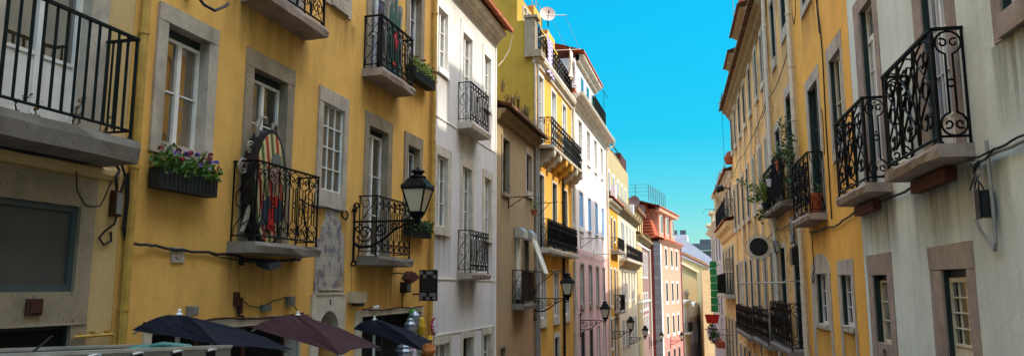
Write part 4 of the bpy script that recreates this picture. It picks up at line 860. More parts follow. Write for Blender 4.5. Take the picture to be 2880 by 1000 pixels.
ws = [wl(a - .15, a + 1.1, c - .15, c + 2.2, (a, a + .95, c, c + 2), rows=2, gl='g_far', rec=.04, st='trimwhite') for a in (47.6, 50.2, 52.8, 55.4, 58, 60.6) for c in (5.9,)]
B = mk('townhouse', 'tall olive cream house rising behind the cream white one', LB, 45.5, 63.4, 9.6, 'olivecream', ws, zlow=-7)
m = MB(); m.wb(LB, 59.0, 63.2, -4, -.1, 9.6, 10.7); m.build('chimney_stack', 'rust', B)
m = MB(); m.wb(LB, 53.5, 58.8, -4, -.1, 9.6, 9.95); m.build('roof_parapet', 'tileold', B); m = MB(); m.tube([LB(54, -.4, 10.8), LB(62, -.4, 10.9)], .05, 5); m.tube([LB(54, -.4, 9.9), LB(54, -.4, 10.8)], .05, 5); m.build('roof_rail', 'iron', B)

# ================================================================== left 10: salmon corner house
ws = []
for c, e in ((2.05, 3.58), (-1.15, .5), (-4.1, -2.5)):
    for a in (69.6, 72.5, 75.05): ws.append(wl(a - .1, a + .95, c - .3, e + .22, (a, a + .85, c, e), rows=3, gl='g_far', rec=.04, fr='framedark', st='trimwhite'))
for a in (69.6, 72.5, 75.05): ws.append(wl(a - .2, a + 1.2, -7.6, -5.4, (a, a + 1, -7.6, -5.6), rows=1, gl='void', fr='doorbrown', st='stonepink'))
B = mk('townhouse', 'salmon corner house with a red tiled mansard roof and grey stone corner', PK, 67.4, 77.7, 4.15, 'salmon', ws, depth=7)
m = MB(); x0 = PK(67.4, 0, 0)[0]
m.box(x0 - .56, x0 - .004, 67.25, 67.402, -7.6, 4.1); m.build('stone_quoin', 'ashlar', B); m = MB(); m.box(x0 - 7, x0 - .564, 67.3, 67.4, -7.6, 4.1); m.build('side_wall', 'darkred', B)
m = MB(); m.wb(PK, 67.3, 67.75, .004, .05, -7.6, 4.1); m.build('corner_pilaster', 'trimwhite', B); m = MB(); m.wb(PK, 77.35, 77.75, .004, .05, -7.6, 4.1); m.build('corner_pilaster', 'trimwhite', B); m = MB(); m.wb(PK, 67.42, 77.68, .004, .06, -7.6, -4.5); m.build('plinth', 'clothpink', B) if 0 else None
cornice(B, PK, 67.2, 78.0, [(0, 3.95), (.12, 4.0), (.16, 4.15), (.4, 4.25), (0, 4.28)], 'salmon'); eave_tiles(B, PK, 67.0, 78.2, .45, 4.28, -.3, 4.6, 'tilered', rows=3, pitch=.3, amp=.06)
m = MB(); H = lambda s, d, z: PK(s, d, z)
m.poly([H(67.3, -.3, 4.4), H(67.3, -7, 4.4), H(68.4, -7, 7.6), H(68.4, -1.4, 7.6)]); m.poly([H(67.3, -.3, 4.4), H(68.4, -1.4, 7.6), H(76.8, -1.4, 7.6), H(77.7, -.3, 4.4)]); m.poly([H(77.7, -.3, 4.4), H(76.8, -1.4, 7.6), H(76.8, -7, 7.6), H(77.7, -7, 4.4)]); m.poly([H(68.4, -1.4, 7.6), H(68.4, -7, 7.6), H(76.8, -7, 7.6), H(76.8, -1.4, 7.6)]); m.build('mansard_slope', 'tilered', B)
for k in range(11):
    z = 4.5 + k * .29; q = k * .1; m = MB(); m.tube([H(67.25 + q, -.35 - q, z), H(67.25 + q, -6.5, z)], .06, 5); m.build('tile_course', 'tilered', B)
for a in (69.0, 72.0, 74.8):
    m = MB(); m.wb(PK, a, a + 2.0, -2, -.35, 4.55, 7.2); dm = m.build('dormer', 'salmon', B); m = MB(); m.wb(PK, a + .6, a + 1.5, -.35, -.3, 5.0, 6.7); m.build('dormer_surround', 'trimwhite', dm); m = MB(); m.wb(PK, a + .72, a + 1.38, -.3, -.27, 5.1, 6.6); m.build('dormer_window', 'g_dark', dm)
eave_tiles(B, PK, 67.6, 77.9, .05, 7.25, -3.5, 8.3, 'tilered', rows=5, pitch=.3, amp=.08, name='upper_roof_tiles'); eave_tiles(B, PK, 67.6, 77.9, -7, 7.3, -3.5, 8.3, 'tilered', rows=3, pitch=.3, amp=.08, name='rear_roof_tiles')
cornice(B, PK, 67.8, 77.7, [(-.5, 6.9), (-.2, 7.0), (-.02, 7.2), (-.5, 7.22)], 'salmon', 'dormer_cornice')
m = MB(); m.tube([PK(77.5, .1, -7), PK(77.5, .1, 4)], .08, 6); m.build('downpipe', 'darkred', B)
m = MB()
for z in (8.4, 8.75, 9.1, 9.4): m.tube([(-9, 68.6, z), (-5.2, 68.6, z)], .014, 4); m.tube([(-5.2, 68.6, z), (-4.2, 77, z)], .014, 4)
for k in range(9): m.tube([(-5.2 + k * .125, 68.6 + k * 1.05, 7.9), (-5.2 + k * .125, 68.6 + k * 1.05, 9.4)], .03, 4)
for x in (-9, -7.7, -6.4): m.tube([(x, 68.6, 7.9), (x, 68.6, 9.4)], .03, 4)
m.build('roof_railing', 'shutframe', B)
for k, (x, z, r) in enumerate(((-6.3, 7.6, .5), (-5.75, 6.9, .42))):
    t = thing('satellite_dish', ['upper grey satellite dish beside the red mansard roof', 'lower grey satellite dish beside the red mansard roof'][k], 'satellite dish', (x, 66.3, z - .8)); m = MB(); n = 16; rr = []
    for q, dp in ((.01, .12), (r * .6, .07), (r, 0)): rr.append(m.pts([(x + q * math.cos(6.2832 * i / n), 66.3 + dp, z + q * math.sin(6.2832 * i / n)) for i in range(n)]))
    for i in range(2):
        for j in range(n): m.f.append((rr[i] + j, rr[i] + (j + 1) % n, rr[i + 1] + (j + 1) % n, rr[i + 1] + j))
    m.build('reflector', 'mauve', t, True); m = MB(); m.tube([(x, 66.4, z), (x, 66.5, z - 1.6 if k == 0 else z - .9)], .04, 5); m.build('mast', 'pipe_g', t)

# ================================================================== street end
ws = [wl(79.0, 80.2, -4.4, -2.0, (79.2, 80, -4.3, -2.1), rows=3, gl='g_far', rec=.04, st='trimwhite')]
B = mk('townhouse', 'small cream house with a stone urn and green balcony past the salmon house', PK, 77.8, 82.0, -1.5, 'creamwhite', ws, zlow=-9)
cornice(B, PK, 77.7, 82.2, [(0, -1.6), (.1, -1.55), (.25, -1.35), (.3, -1.2), (0, -1.15)], 'trimwhite'); m = MB(); m.lathe(*PK(81.4, -.1, 0)[:2], [(.25, -1.15), (.15, -.9), (.3, -.6), (.22, -.3), (.05, -.1)], 10); m.build('urn', 'stonedark', B)
balcony(B, PK, 78.6, 81.2, -4.4, .15, .5, -3.4, n=8, pat='bars', side='bars', r=.02, mat='irongreen', j=.004, slab='stonepale', panel=[(78.7, 81.1)], part='greenmesh')
ws = [wl(a, a + 1.2, -5.8, -3.9, (a + .15, a + 1.05, -5.7, -4.0), rows=2, gl='g_far', rec=.04, st='trimwhite') for a in (83.2, 86.2)]
B = mk('townhouse', 'low lilac grey house with a curved white parapet at the street end', PK, 82.0, 91, -3.0, 'lilac', ws, zlow=-10)
m = MB(); m.prism(PK, [(82, -3.0), (91, -3.0), (91, -2.7), (89, -2.5), (88.6, -1.7), (87.6, -1.5), (86, -1.45), (85, -1.7), (84.4, -2.0), (83.6, -1.6), (82, -1.3)], -.3, .12); m.build('curved_parapet', 'trimwhite', B)
t = thing('gable_house', 'pale ochre house with a long sloping gable closing the street', 'building', (-2.4, 95, -9))
def EW(f, d, z): return (-5.2 + 6.6 * f + .5 * d, 93 + 4 * f - .85 * d, z)
m = MB(); m.poly([EW(0, 0, -9.5), EW(1, 0, -9.5), EW(1, 0, -.4), EW(.78, 0, 1.0), EW(.22, 0, 3.1), EW(0, 0, 3.9)]); m.build('gable_wall', 'ochrewall', t)
m = MB(); m.hexa([EW(0, 0, 3.9), EW(.78, 0, 1.0), EW(.78, .35, 1.0), EW(0, .35, 3.9), EW(0, 0, 4.15), EW(.78, 0, 1.25), EW(.78, .35, 1.25), EW(0, .35, 4.15)]); m.build('gable_coping', 'creamwhite', t)
m = MB(); m.poly([EW(0, -.6, 4.0), EW(.8, -.6, 1.0), EW(.8, -.6, 2.5), EW(.2, -.6, 4.2), EW(0, -.6, 5.1)]); m.build('upper_wall', 'ochrewall', t)
m = MB()
for k in range(6): m.tube([EW(0, -.4 - k * .3, 5.2 + k * .12), EW(.82, -.4 - k * .3, 2.6 + k * .12)], .14, 6)
m.build('roof_tiles', 'tileold', t)
t = thing('white_house', 'pale lilac house with a long slanting roofline behind the ochre gable', 'building', (-2.5, 108, -6)); m = MB(); m.prism(Wall(0, 0, 1), [], 0, 0) if 0 else None
y = 106; P = [(-8, -6), (2.5, -6), (2.5, 1.8), (.2, 4.05), (-2.9, 6.45), (-2.95, 7.35), (-8, 7.35)]
for yy in (y, y + 6): m.poly([(a, yy, z) for a, z in P])
for (a, z), (b, c) in zip(P, P[1:] + P[:1]): m.poly([(a, y, z), (b, c * 0 + y, c), (b, y + 6, c), (a, y + 6, z)])
m.build('wall', 'lilac', t); m = MB()
for a in (-5.1, -3.9): m.box(a, a + .8, y + .4, y + 1.4, 7.36, 8.0)
m.build('chimney', 'roofdark', t)
t = thing('office_block', 'distant grey flat-roofed block far beyond the street end', 'building', (0, 150, -6)); m = MB(); m.box(-4.2, 6, 150, 160, -6, 7.2); m.build('wall', 'shutgrey', t); m = MB(); m.box(-4.2, 6, 149.7, 149.98, 7.3, 8.6); m.box(-3, 5, 149.6, 149.9, 5.7, 6.4); m.build('roof_edge', 'roofdark', t); m = MB(); m.box(-1.8, 3.4, 150, 155, 8.65, 9.4); m.build('plant_room', 'roofdark', t)
m = MB()
for k in range(12): m.box(-4 + k * .8, -3.5 + k * .8, 149.9, 149.97, 3.6, 5.2)
m.build('window_row', 'g_dark', t)

# ================================================================== right 1: grey white house
def wr(o, i, **kw): return W(o, i, **{**dict(st='stonepink', gl='g_lilac', rec=.12, j=.008, proud=.012, liner=1), **kw})
ws = [wr((6.3, 7.69, 2.25, 4.3), (6.5, 7.5, 2.47, 4.1), rows=3, gl='g_dark'), wr((8.56, 9.88, 1.4, 4.3), (8.82, 9.6, 1.44, 4.0), rows=4, cols=2, low=.42, gl='g_lilac', w=.045), wr((11.4, 12.72, 1.4, 4.55), (11.6, 12.35, 1.44, 4.3), rows=4, cols=2, transom=.5, gl='g_pale', low=.42),
      wr((8.65, 10.03, -2.6, .49), (8.87, 9.62, -2.6, .21), leaves=1, rows=4, cols=3, rec=.1, low=1.9, gl='g_dark', fr='framecream', top=.09, w=.05), wr((11.58, 12.93, -1.6, .51), (11.85, 12.66, -.8, .2), leaves=1, rows=3, cols=2, rec=.13, gl='g_pale', fr='framecream', top=.08, sill=False)]
B = mk('townhouse', 'grey white house with two black scroll balconies, nearest on the right', R, -9, 13.14, 14.2, 'greywhite', ws, depth=6)
text_mesh('19', .15, (12.25, -.98), R, 'digits', [c for c in B.children if c.name.startswith('window')][-1], .016)
balcony(B, R, 8.42, 10.26, 1.46, .13, .3, 2.69, n=3, pat='bold', side='lyre', r=.013, flat=.07, rail=.024, slab='stonepink', j=.014, gap=.08)
stain(B, [(8.3, 10.4, 1.33, 1.3), (11.2, 13.1, 1.33, 1.2), (6.3, 7.7, 2.25, .9), (7.7, 8.4, 1.2, .8), (9.4, 9.8, 1.2, 1.9)], '#4a4632', .8)
balcony(B, R, 11.32, 13.16, 1.46, .13, .3, 2.69, n=3, pat='bold', side='lyre', r=.013, flat=.07, rail=.024, slab='stonepink', j=.014, gap=.08)
for a, b in ((8.9, 10.1), (11.9, 13.05)): m = MB(); m.wb(R, a, b, -.02, .12, 1.15, 1.29, .006); m.build('support_beam', 'timber', B)
t = thing('cable_box', 'black cable box with conduits on the grey white wall', 'cable box', R(8.28, .1, .65)); m = MB(); m.wb(R, 7.99, 8.1, .02, .13, .67, .93, .004); m.build('casing', 'plastic_black', t)
m = MB(); m.wb(R, 8.0, 8.11, .135, .145, .655, .945); m.build('lid', 'plastic_black', t); m = MB(); m.tube([R(7.96, .05, 1.4), R(7.95, .05, .75), R(7.96, .05, .42), R(8.0, .05, .36), R(8.06, .05, .4), R(8.2, .08, .55), R(8.25, .1, .67)], .018, 6); m.tube([R(8.15, .06, 1.2), R(8.1, .08, 1.1), R(8.2, .1, 1.02), R(8.14, .12, .93)], .012, 6); m.build('conduit', 'pipe_g', t)
m = MB(); [m.tube([R(8.1 + .03 * k, .06 + .03 * k, .95), R(8.05 + .04 * k, .1, 1.0 + .03 * k), R(8.14, .12, 1.1 + .02 * k), R(8.16 - .03 * k, .06, 1.22)], .008, 5) for k in range(4)]; m.build('lead', 'cable', t)
cable('grey conduit bundle crossing the grey white wall to the frame edge', [R(8.46, .05, 1.25), R(8.2, .05, 1.23), R(7.8, .05, 1.255), R(7.2, .05, 1.25), R(5, .05, 1.25)], .02, mat='pipe_g'); cable('black cable clipped above the grey conduit bundle', [R(8.4, .06, 1.29), R(7.9, .06, 1.28), R(7.3, .06, 1.3), R(5, .06, 1.29)], .012)
cable('loose wire hooked over the grey conduit', [R(8.3, .09, 1.25), R(8.2, .1, 1.18), R(8.05, .1, 1.22), R(7.9, .1, 1.2), R(7.7, .09, 1.28)], .008)
cable('black cable strung under the two scroll balconies', [R(10.2, .05, 1.27), R(10.8, .05, 1.24), R(11.3, .05, 1.25), R(11.9, .05, 1.27), R(13.2, .04, 1.27), R(14.2, .04, 1.2), R(14.9, .04, 1.14), R(15.7, .04, 1.2), R(17.5, .04, 1.22)], .018)

# ================================================================== right 2: golden yellow house
ws = [wr((15.75, 17.25, 5.92, 8), (15.95, 17.05, 6.1, 7.8), st='stone'), wr((13.66, 14.95, 2.3, 4.5), (13.8, 14.75, 2.52, 4.22), rows=2, st='stone', gl='g_dark', fr='framecream', leaves=2), wr((15.72, 17.3, 1.47, 4.5), (15.96, 17.05, 1.5, 4.25), rows=3, st='stone', gl='g_dark', fr='framedark'),
      wr((13.86, 15.12, -3.4, .51), (14.02, 14.92, -.65, .24), rows=3, cols=1, st='stone', gl='g_lilac', sill=True), wr((15.8, 17.9, -3.6, .34), (16.2, 17.25, -.72, .3), rows=3, st='stone', gl='g_lilac', sill=True)]
for w in ws[3:]: w['o'] = (w['o'][0], w['o'][1], w['i'][2] - .1, w['o'][3])
B = mk('townhouse', 'golden yellow house with one narrow balcony on the right side', R, 13.15, 18.4, 10.8, 'gold', ws, depth=6)
m = MB(); m.wb(R, 14.0, 17.15, -5, -.002, 10.8, 12.3); m.build('attic', 'gold', B)
m = MB(); n = 12; A = [(16.75 - 1.0 * math.cos(math.pi * k / n), .3 + .42 * math.sin(math.pi * k / n)) for k in range(n + 1)]; m.prism(R, A, -.02, .02); m.build('arch_head', 'stone', B)
for a, b in ((13.86, 14.0), (14.94, 15.12), (15.8, 16.0), (17.6, 17.9)): m = MB(); m.wb(R, a, b, -.02, .014, -3.6, -.76, .005); m.build('stone_strip', 'stone', B)
for a, b in ((15.8, 16.2), (17.25, 17.9)): m = MB(); m.wb(R, a + .001, b - .05, -.03, .016, -.7, .3, .004); m.build('stone_jamb', 'stone', B)
balcony(B, R, 15.78, 17.78, 1.48, .13, .3, 2.7, n=4, pat='bold', side='vine', r=.0105, slab='stonepink', j=.015, rail=.02)
pipe(B, R, 18.35, -3.4, 10.7, .06, .1, 'pipe_w')
cable('black wires hanging down the golden yellow wall from above', [R(15.0, .03, 8), R(15.1, .03, 6.5), R(15.35, .03, 5.6), R(15.2, .03, 5.1), R(15.12, .03, 4.5), R(15.2, .03, 3.2), R(15.22, .03, 1.3)], .014); cable('looped black wire beside the hanging wires on the golden wall', [R(14.95, .03, 8), R(15.0, .03, 6.2), R(15.4, .03, 5.7), R(15.3, .03, 5.0), R(15.14, .03, 4.9)], .01)
cable('short wire on the golden wall below the balcony', [R(17.3, .03, 1.2), R(17.35, .03, .9), R(17.3, .03, .4), R(17.5, .05, .2), R(17.4, .05, .1), R(17.2, .05, .25)], .012); cable('thin wire looped from the golden house corner', [R(18.2, .03, 6.4), R(17.9, .05, 6.1), R(17.6, .05, 6.3), R(17.7, .03, 7.2)], .01)
cable('thin wire running down beside the balcony door', [R(15.5, .03, 2.6), R(15.45, .03, 3.1), R(15.5, .03, 3.5)], .01)
pot_plant('large terracotta pot at the near end of the golden house balcony', R(16.05, .15, 1.49), .15, .4, 30, ph=.2)
pot_plant('small terracotta pot at the far end of the golden house balcony', R(17.4, .15, 1.49), .1, .14, 30, ph=.2)
bs = []
for k in range(9):
    a = random.uniform(16.0, 19.5); s_ = random.uniform(-.5, .9); h = random.uniform(1.0, 2.0); bs.append([R(a, .15, 2.0), R(a + s_ * .3, .2, 2.0 + h * .5), R(a + s_ * .7, .25 + random.uniform(-.1, .15), 2.0 + h * .85), R(a + s_, .25 + random.uniform(-.1, .25), 2.0 + h)])
vine('tall leafy climber spreading between the golden house and tan house balconies', R(17.2, .15, 1.6), bs, 'leafdk', .095, 3, lr=.12)

# ================================================================== right 3 and 4: tan and weathered houses
ws = [wr((21.1, 22.2, 6.1, 8.3), (21.3, 22.0, 6.4, 8.1), st='stone', gl='g_dark', fr='framedark', rows=2), wr((18.95, 20.25, 6.3, 8.3), (19.15, 20.05, 6.6, 8.1), st='stone', gl='g_dark', fr='framedark', rows=2),
      wr((19.0, 20.3, 2.15, 5.1), (19.2, 20.1, 2.2, 4.85), st='stone', gl='void', fr='framedark', rows=3), wr((21.2, 22.4, 2.15, 4.6), (21.4, 22.2, 2.2, 4.4), st='stone', gl='void', fr='framedark', rows=3),
      wr((19.2, 20.3, -1.6, 1.2), (19.36, 20.12, -1.55, 1.05), st='stone', gl='void', fr='framedark', rows=1), wr((21.4, 22.6, -1.6, 1.25), (21.6, 22.5, -1.55, 1.12), st='stonepale', gl='void', fr='framedark', rows=1)]
B = mk('townhouse', 'tan house with dark green doors and plant-covered balconies', R, 18.4, 22.7, 12.4, 'tan2', ws, depth=6)
pipe(B, R, 22.6, -3.5, 12, .06, .1, 'pipe_w')
balcony(B, R, 19.4, 20.95, 2.14, .13, .3, 3.4, n=4, pat='bold', side='vine', r=.011, panel=[(19.5, 20.9)], j=.012, rail=.02); balcony(B, R, 21.15, 22.95, 2.14, .12, .3, 3.3, n=4, pat='bold', side='vine', r=.011, j=.012, rail=.02)
balcony(B, R, 18.9, 22.5, -1.45, .14, .33, -.35, n=9, pat='lyre', side='lyre', r=.011, panel=[(20.6, 21.6)], j=.012, mat='ironrust')
pot_plant('red pot with young leaves on the tan house balcony rail', R(19.9, .24, 2.95), .13, .24, 60, ph=.5, lf='leafpale')
pot_plant('spiky grass plant hanging over the tan house balcony', R(22.4, .32, 2.2), .13, .22, 120, kind='grass', ph=.95, lf='leafpale', potmat='boxdark')
pot_plant('dark pot with white flowers between the tan house balconies', R(21.4, .3, 2.75), .12, .2, 40, ph=.2, potmat='petwhite')
vine('arching branch reaching out from the tan house balcony over the street', R(22.5, .3, 2.3), [[R(22.4, .3, 2.35), R(22.7, .5, 2.75), R(23.2, .7, 3.0), R(23.8, .95, 3.3)], [R(22.6, .3, 2.3), R(22.9, .42, 2.15), R(23.1, .45, 2.0)], [R(22.3, .3, 2.35), R(22.8, .5, 2.6), R(23.3, .7, 2.6)]], 'leaf', .11, 6, lr=.12)
vine('thin creeper trailing below the tan house balcony', R(20.9, .2, 2.0), [[R(20.9, .25, 2.05), R(20.95, .27, 1.6), R(20.9, .24, 1.2), R(20.95, .2, .9)]], 'leafpale', .06, 4, lr=.05)
t = thing('cable_box', 'black meter box beside the dark door of the tan house', 'cable box', R(18.9, .1, .6)); m = MB(); m.wb(R, 18.75, 19.1, .03, .25, .55, .95, .005); m.build('casing', 'plastic_black', t); m = MB(); m.tube([R(18.9, .1, .55), R(18.85, .08, .1), R(18.8, .04, -.3)], .02, 6); m.tube([R(19.0, .1, .95), R(19.1, .14, 1.2), R(19.3, .08, 1.4)], .02, 6); m.build('lead', 'cable', t)
m = MB(); m.tube([R(19.3, .1, 1.2), R(19.35, .12, 1.6), R(19.5, .12, 1.7), R(19.6, .1, 1.3), R(19.45, .12, 1.1)], .05, 6); tag(m.build('wire_bundle', 'plastic_grey'), 'looped bundle of pale wrapped wires over the nearer dark door of the tan house', 'wires'); m = MB(); m.tube([R(22.0, .1, 1.0), R(22.1, .15, 1.3), R(22.4, .15, 1.35), R(22.5, .1, 1.0)], .06, 6); tag(m.build('wire_bundle', 'plastic_grey'), 'arched bundle of pale wrapped wires over the farther dark door of the tan house', 'wires')
m = MB(); m.tube([R(18.6, .45, .14), R(31, .45, .2)], .022, 6); [m.tube([R(a, 0, .17), R(a, .47, .17)], .015, 5) for a in (18.7, 22.6, 26.5, 30.9)]; tag(m.build('wall_rail', 'pipe_g'), 'long pale rail fixed along the tan and weathered houses', 'rail')
ws = []
for a in (23.6, 25.6, 27.7, 29.8, 31.9, 34.0, 35.9):
    ws.append(wr((a - .1, a + .95, 6.2, 8.15), (a, a + .82, 6.4, 8.0), st='stonepale', proud=.045, rec=.03, gl='g_far', fr='framebrown', rows=3)); ws.append(wr((a - .1, a + .95, 2.55, 4.75), (a, a + .82, 2.75, 4.6), st='stonepale', proud=.045, rec=.03, gl='g_pale' if a < 28 else 'g_dark', fr='framecream' if a < 28 else 'framebrown', rows=3))
    ws.append(wr((a - .1, a + .95, -1.75, 1.2), (a, a + .82, -1.7, 1.08), st='stonepale', proud=.045, rec=.03, gl='g_far' if int(a) % 2 else 'shutwhite', fr='doorbrown' if int(a) % 2 else 'framewhite', rows=2)); ws.append(wr((a - .1, a + .95, -4.6, -2.4), (a, a + .82, -4.6, -2.5), st='stonepale', proud=.045, rec=.03, gl='void', fr='doorbrown', rows=1))
B = mk('townhouse', 'long weathered beige house with a heavy crumbling cornice', R, 22.7, 37.3, 8.2, 'weathered', ws, depth=6)
cornice(B, R, 22.7, 37.4, [(0, 8.1), (.06, 8.14), (.06, 8.22), (.16, 8.3), (.2, 8.42), (.32, 8.48), (.34, 8.6), (0, 8.62)], 'cornicedirty'); eave_tiles(B, R, 22.7, 37.5, .5, 8.62, -4, 10.2, 'tileold', rows=10, pitch=.18, amp=.06)
pipe(B, R, 22.85, -4, 8.1, .05, .09, 'pipe_w')
for a in (24.2, 26.4, 28.6, 30.9, 33): pipe(B, R, a - .45, -4 if a > 28 else -1.4, 8, .025, .05, 'pipe_w', False)
for a, b, z in ((28.2, 31.4, 10.4), (33.2, 35.4, 10.2)):
    m = MB(); m.wb(R, a, b, -3, -.1, 8.9, z); dm = m.build('dormer', 'beige', B); eave_tiles(dm, R, a - .3, b + .3, .35, z + .02, -3, z + 1.2, 'tileold', rows=6, pitch=.2, amp=.06, name='dormer_tiles'); m = MB(); m.extr(R, a - .2, b + .2, [(-.1, z - .16), (.1, z - .1), (.26, z), (-.1, z)]); m.build('dormer_cornice', 'cornicedirty', dm)
m = MB(); m.lathe(*R(28.4, .05, 0)[:2], [(.14, 10.5), (.2, 10.7), (.16, 10.9), (.02, 11.0)], 10); m.build('finial', 'terra', B)
m = MB(); m.wb(R, 36.3, 37.3, -.8, .1, 8.62, 9.1); m.build('roof_block', 'tileold', B); m = MB(); m.lathe(*R(36.9, .12, 0)[:2], [(.2, 5.9), (.28, 6.2), (.1, 6.5)], 10); m.build('chimney_pot', 'terra', B)
weeds('dry weeds hanging on the cornice of the long weathered house', [R(35.4 + k * .2, .45, 8.6) for k in range(9)] + [R(26 + k * .8, .4, 8.65) for k in range(7)], .4, 9)
balcony(B, R, 23.3, 27.4, -1.62, .14, .33, -.6, n=10, pat='lyre', side='lyre', r=.011, panel=[(24.9, 26.0)], j=.012, mat='ironrust'); balcony(B, R, 28.0, 34.3, -1.7, .14, .33, -.66, n=14, pat='lyre', side='lyre', r=.012, panel=[(30.0, 30.8), (28.1, 28.6)], j=.012, mat='ironrust')
t = thing('hanging_sign', 'round black sign in a pale ring jutting from the weathered house', 'sign', (1.46, 24, 1.24)); YW = lambda s, d, z: (s, 24 - d, z)
m = MB(); m.prism(YW, ov(.345, .345, 1.46, 1.24, 36), -.03, .03); m.build('rim', 'signrim', t); m = MB(); m.prism(YW, ov(.27, .27, 1.45, 1.25, 36), .0305, .04); m.build('disc', 'signblack', t)
m = MB(); m.tube([(1.46 + .385 * math.cos(6.2832 * k / 36), 24, 1.24 + .385 * math.sin(6.2832 * k / 36)) for k in range(37)], .01, 5); [m.tube([(1.46 + .34 * math.cos(a), 24, 1.24 + .34 * math.sin(a)), (1.46 + .385 * math.cos(a), 24, 1.24 + .385 * math.sin(a))], .01, 4) for a in (.8, 2.4, 4.0, 5.5)]; m.tube([(1.84, 24, 1.3), (1.93, 24, 1.3)], .02, 5); m.build('outer_ring', 'pipe_g', t)
m = MB(); random.seed(3)
for r in range(6):
    z = 1.4 - r * .055; hw = math.sqrt(max(.001, .22 ** 2 - (z - 1.25) ** 2)); x = 1.45 - hw
    while x < 1.45 + hw - .02: w_ = random.uniform(.015, .05); m.prism(YW, [(x, z), (x + w_, z), (x + w_, z + .018), (x, z + .018)], .0405, .043); x += w_ + .012
m.build('worn_lettering', 'letter', t)

# ================================================================== right 5 and 6
ws = []
for a in (38.2, 40.4, 42.6, 44.8): ws += [wr((a - .1, a + 1, 3.5, 5.2), (a, a + .85, 3.65, 5.05), st='stonepale', proud=.045, rec=.03, gl='g_far', fr='framebrown'), wr((a - .1, a + 1, -.4, 2.2), (a, a + .85, -.3, 2.05), st='stonepale', proud=.045, rec=.03, gl='g_far', fr='framebrown'), wr((a - .1, a + 1, -4, -1.5), (a, a + .85, -4, -1.6), st='stonepale', proud=.045, rec=.03, gl='void', fr='doorbrown')]
B = mk('townhouse', 'beige house with a red tiled eave and moulded lower cornice past the weathered house', R, 37.3, 47, 5.5, 'beige', ws)
cornice(B, R, 37.3, 47, [(0, 5.35), (.1, 5.4), (.14, 5.55), (.3, 5.62), (0, 5.66)], 'cornice'); eave_tiles(B, R, 37.3, 47.2, .42, 5.66, -4, 7.2, 'tile', rows=8, pitch=.2, amp=.06)
cornice(B, R, 37.3, 46, [(0, 2.5), (.12, 2.6), (.16, 2.85), (.36, 3.0), (.42, 3.2), (0, 3.25)], 'beige', 'lower_cornice'); eave_tiles(B, R, 37.3, 46, .5, 3.26, 0, 3.4, 'tile', rows=2, pitch=.2, amp=.05, name='cornice_tiles')
railing(B, R, 37.6, 45, 3.35, 4.3, .4, n=18, pat='lyre', r=.014, panel=[(40, 45)], part='greenmesh', mat='irongreen')
balcony(B, R, 38.5, 44.8, -.3, .18, .45, .75, n=18, pat='bars', side='bars', nside=4, r=.014, panel=[(38.6, 44.7)], part='greenmesh', mat='irongreen', slab='stonepale', j=.004)
weeds('dry weeds on the red tiled eave of the beige house', [R(38 + k * .9, .3, 5.75) for k in range(9)], .5, 9)
m = MB(); m.wb(R, 38.7, 39.5, .1, .4, .9, 1.5, .004); t = tag(m.build('air_conditioner', 'plastic_beige'), 'beige air conditioner above the screened balcony of the beige house', 'air conditioner'); m = MB(); m.prism(R, ov(.22, .2, 39.1, 1.2, 16), .4, .42); m.build('fan_grille', 'plastic_grey', t)
t = thing('wall_floodlight', 'black floodlight under the eave of the beige house', 'floodlight', R(38.6, .3, 5.0)); m = MB(); m.tube([R(38.6, .35, 5.0), R(38.6, .7, 4.9)], [.16, .2], 10); m.build('lamp_head', 'plastic_black', t); m = MB(); m.tube([R(38.6, 0, 4.9), R(38.6, .35, 5.0)], .03, 5); m.build('bracket', 'iron', t)
rack('pair of iron poles jutting from the beige house', R, 40.6, 4.1, 1.2, .5, out=2.5)
ws = [wr((a - .1, a + 1.1, c, c + 2), (a, a + 1, c + .15, c + 1.85), st='trimwhite', gl='g_far', fr='framewhite') for a in (48.5, 51.5, 54.5, 57) for c in (1.6, -1.8)]
B = mk('townhouse', 'pale house with stepped gables near the far end on the right', R, 47, 59, 4.0, 'lilac', ws)
for a, z in ((47, 5.6), (51, 4.9), (55, 4.4)): m = MB(); m.wb(R, a, a + 1.8, -3, .25, 4.0, z); m.wb(R, a - .15, a + 1.95, -3, .42, z, z + .18); m.build('gable_block', 'creamwhite', B)
cornice(B, R, 47.05, 59, [(0, 3.8), (.2, 3.95), (.4, 4.1), (0, 4.2)], 'trimwhite')
B = building('townhouse', 'plain unseen house added to shade the far street end', R, 78, 94, 1.8, 'beige', [])  # added out of view so its shadow falls on the small end houses
# green vertical sign with red tub
t = thing('vertical_sign', 'tall green sign of seven square panels hanging from the beige house', 'sign', (.19, 50 - .01, -1.5)); Y5 = lambda s, d, z: (s, 50 - d, z)
for k in range(7): z = 1.72 - k * .46; m = MB(); q = random.uniform(-.012, .012); m.prism(Y5, [(-.04 + q, z - .435), (.39 + q, z - .44), (.39 + q, z), (-.04 + q, z)], -.025, .025); m.build('panel', 'flaggreen', t)
m = MB(); m.tube([(.17, 50, 1.75), (.17, 50, -1.5)], .02, 5); m.tube([(.17, 50, 1.5), (R(50, 0, 0)[0], 50, 1.5)], .025, 5); m.tube([(.17, 50, -1.0), (R(50, 0, 0)[0], 50, -1.0)], .025, 5); m.build('bracket', 'cable', t)
t = thing('hanging_tub', 'bright red tub hanging under the green sign', 'planter', (0, 50, -2.2)); m = MB(); m.lathe(0, 50, [(.48, -2.18), (.61, -1.72), (.64, -1.7), (.64, -1.64), (.58, -1.64), (.57, -1.7), (.01, -1.7)], 4, 1); m.build('tub', 'flagred', t); m = MB(); m.tube([(.17, 50, -1.5), (.05, 50, -1.68)], .012, 4); m.build('hook', 'cable', t)
t = thing('balcony_flowers', 'balcony planter of pink and white flowers below the red tub', 'flower box', R(45, .4, -2.9)); g = MB(); f = MB(); f2 = MB()
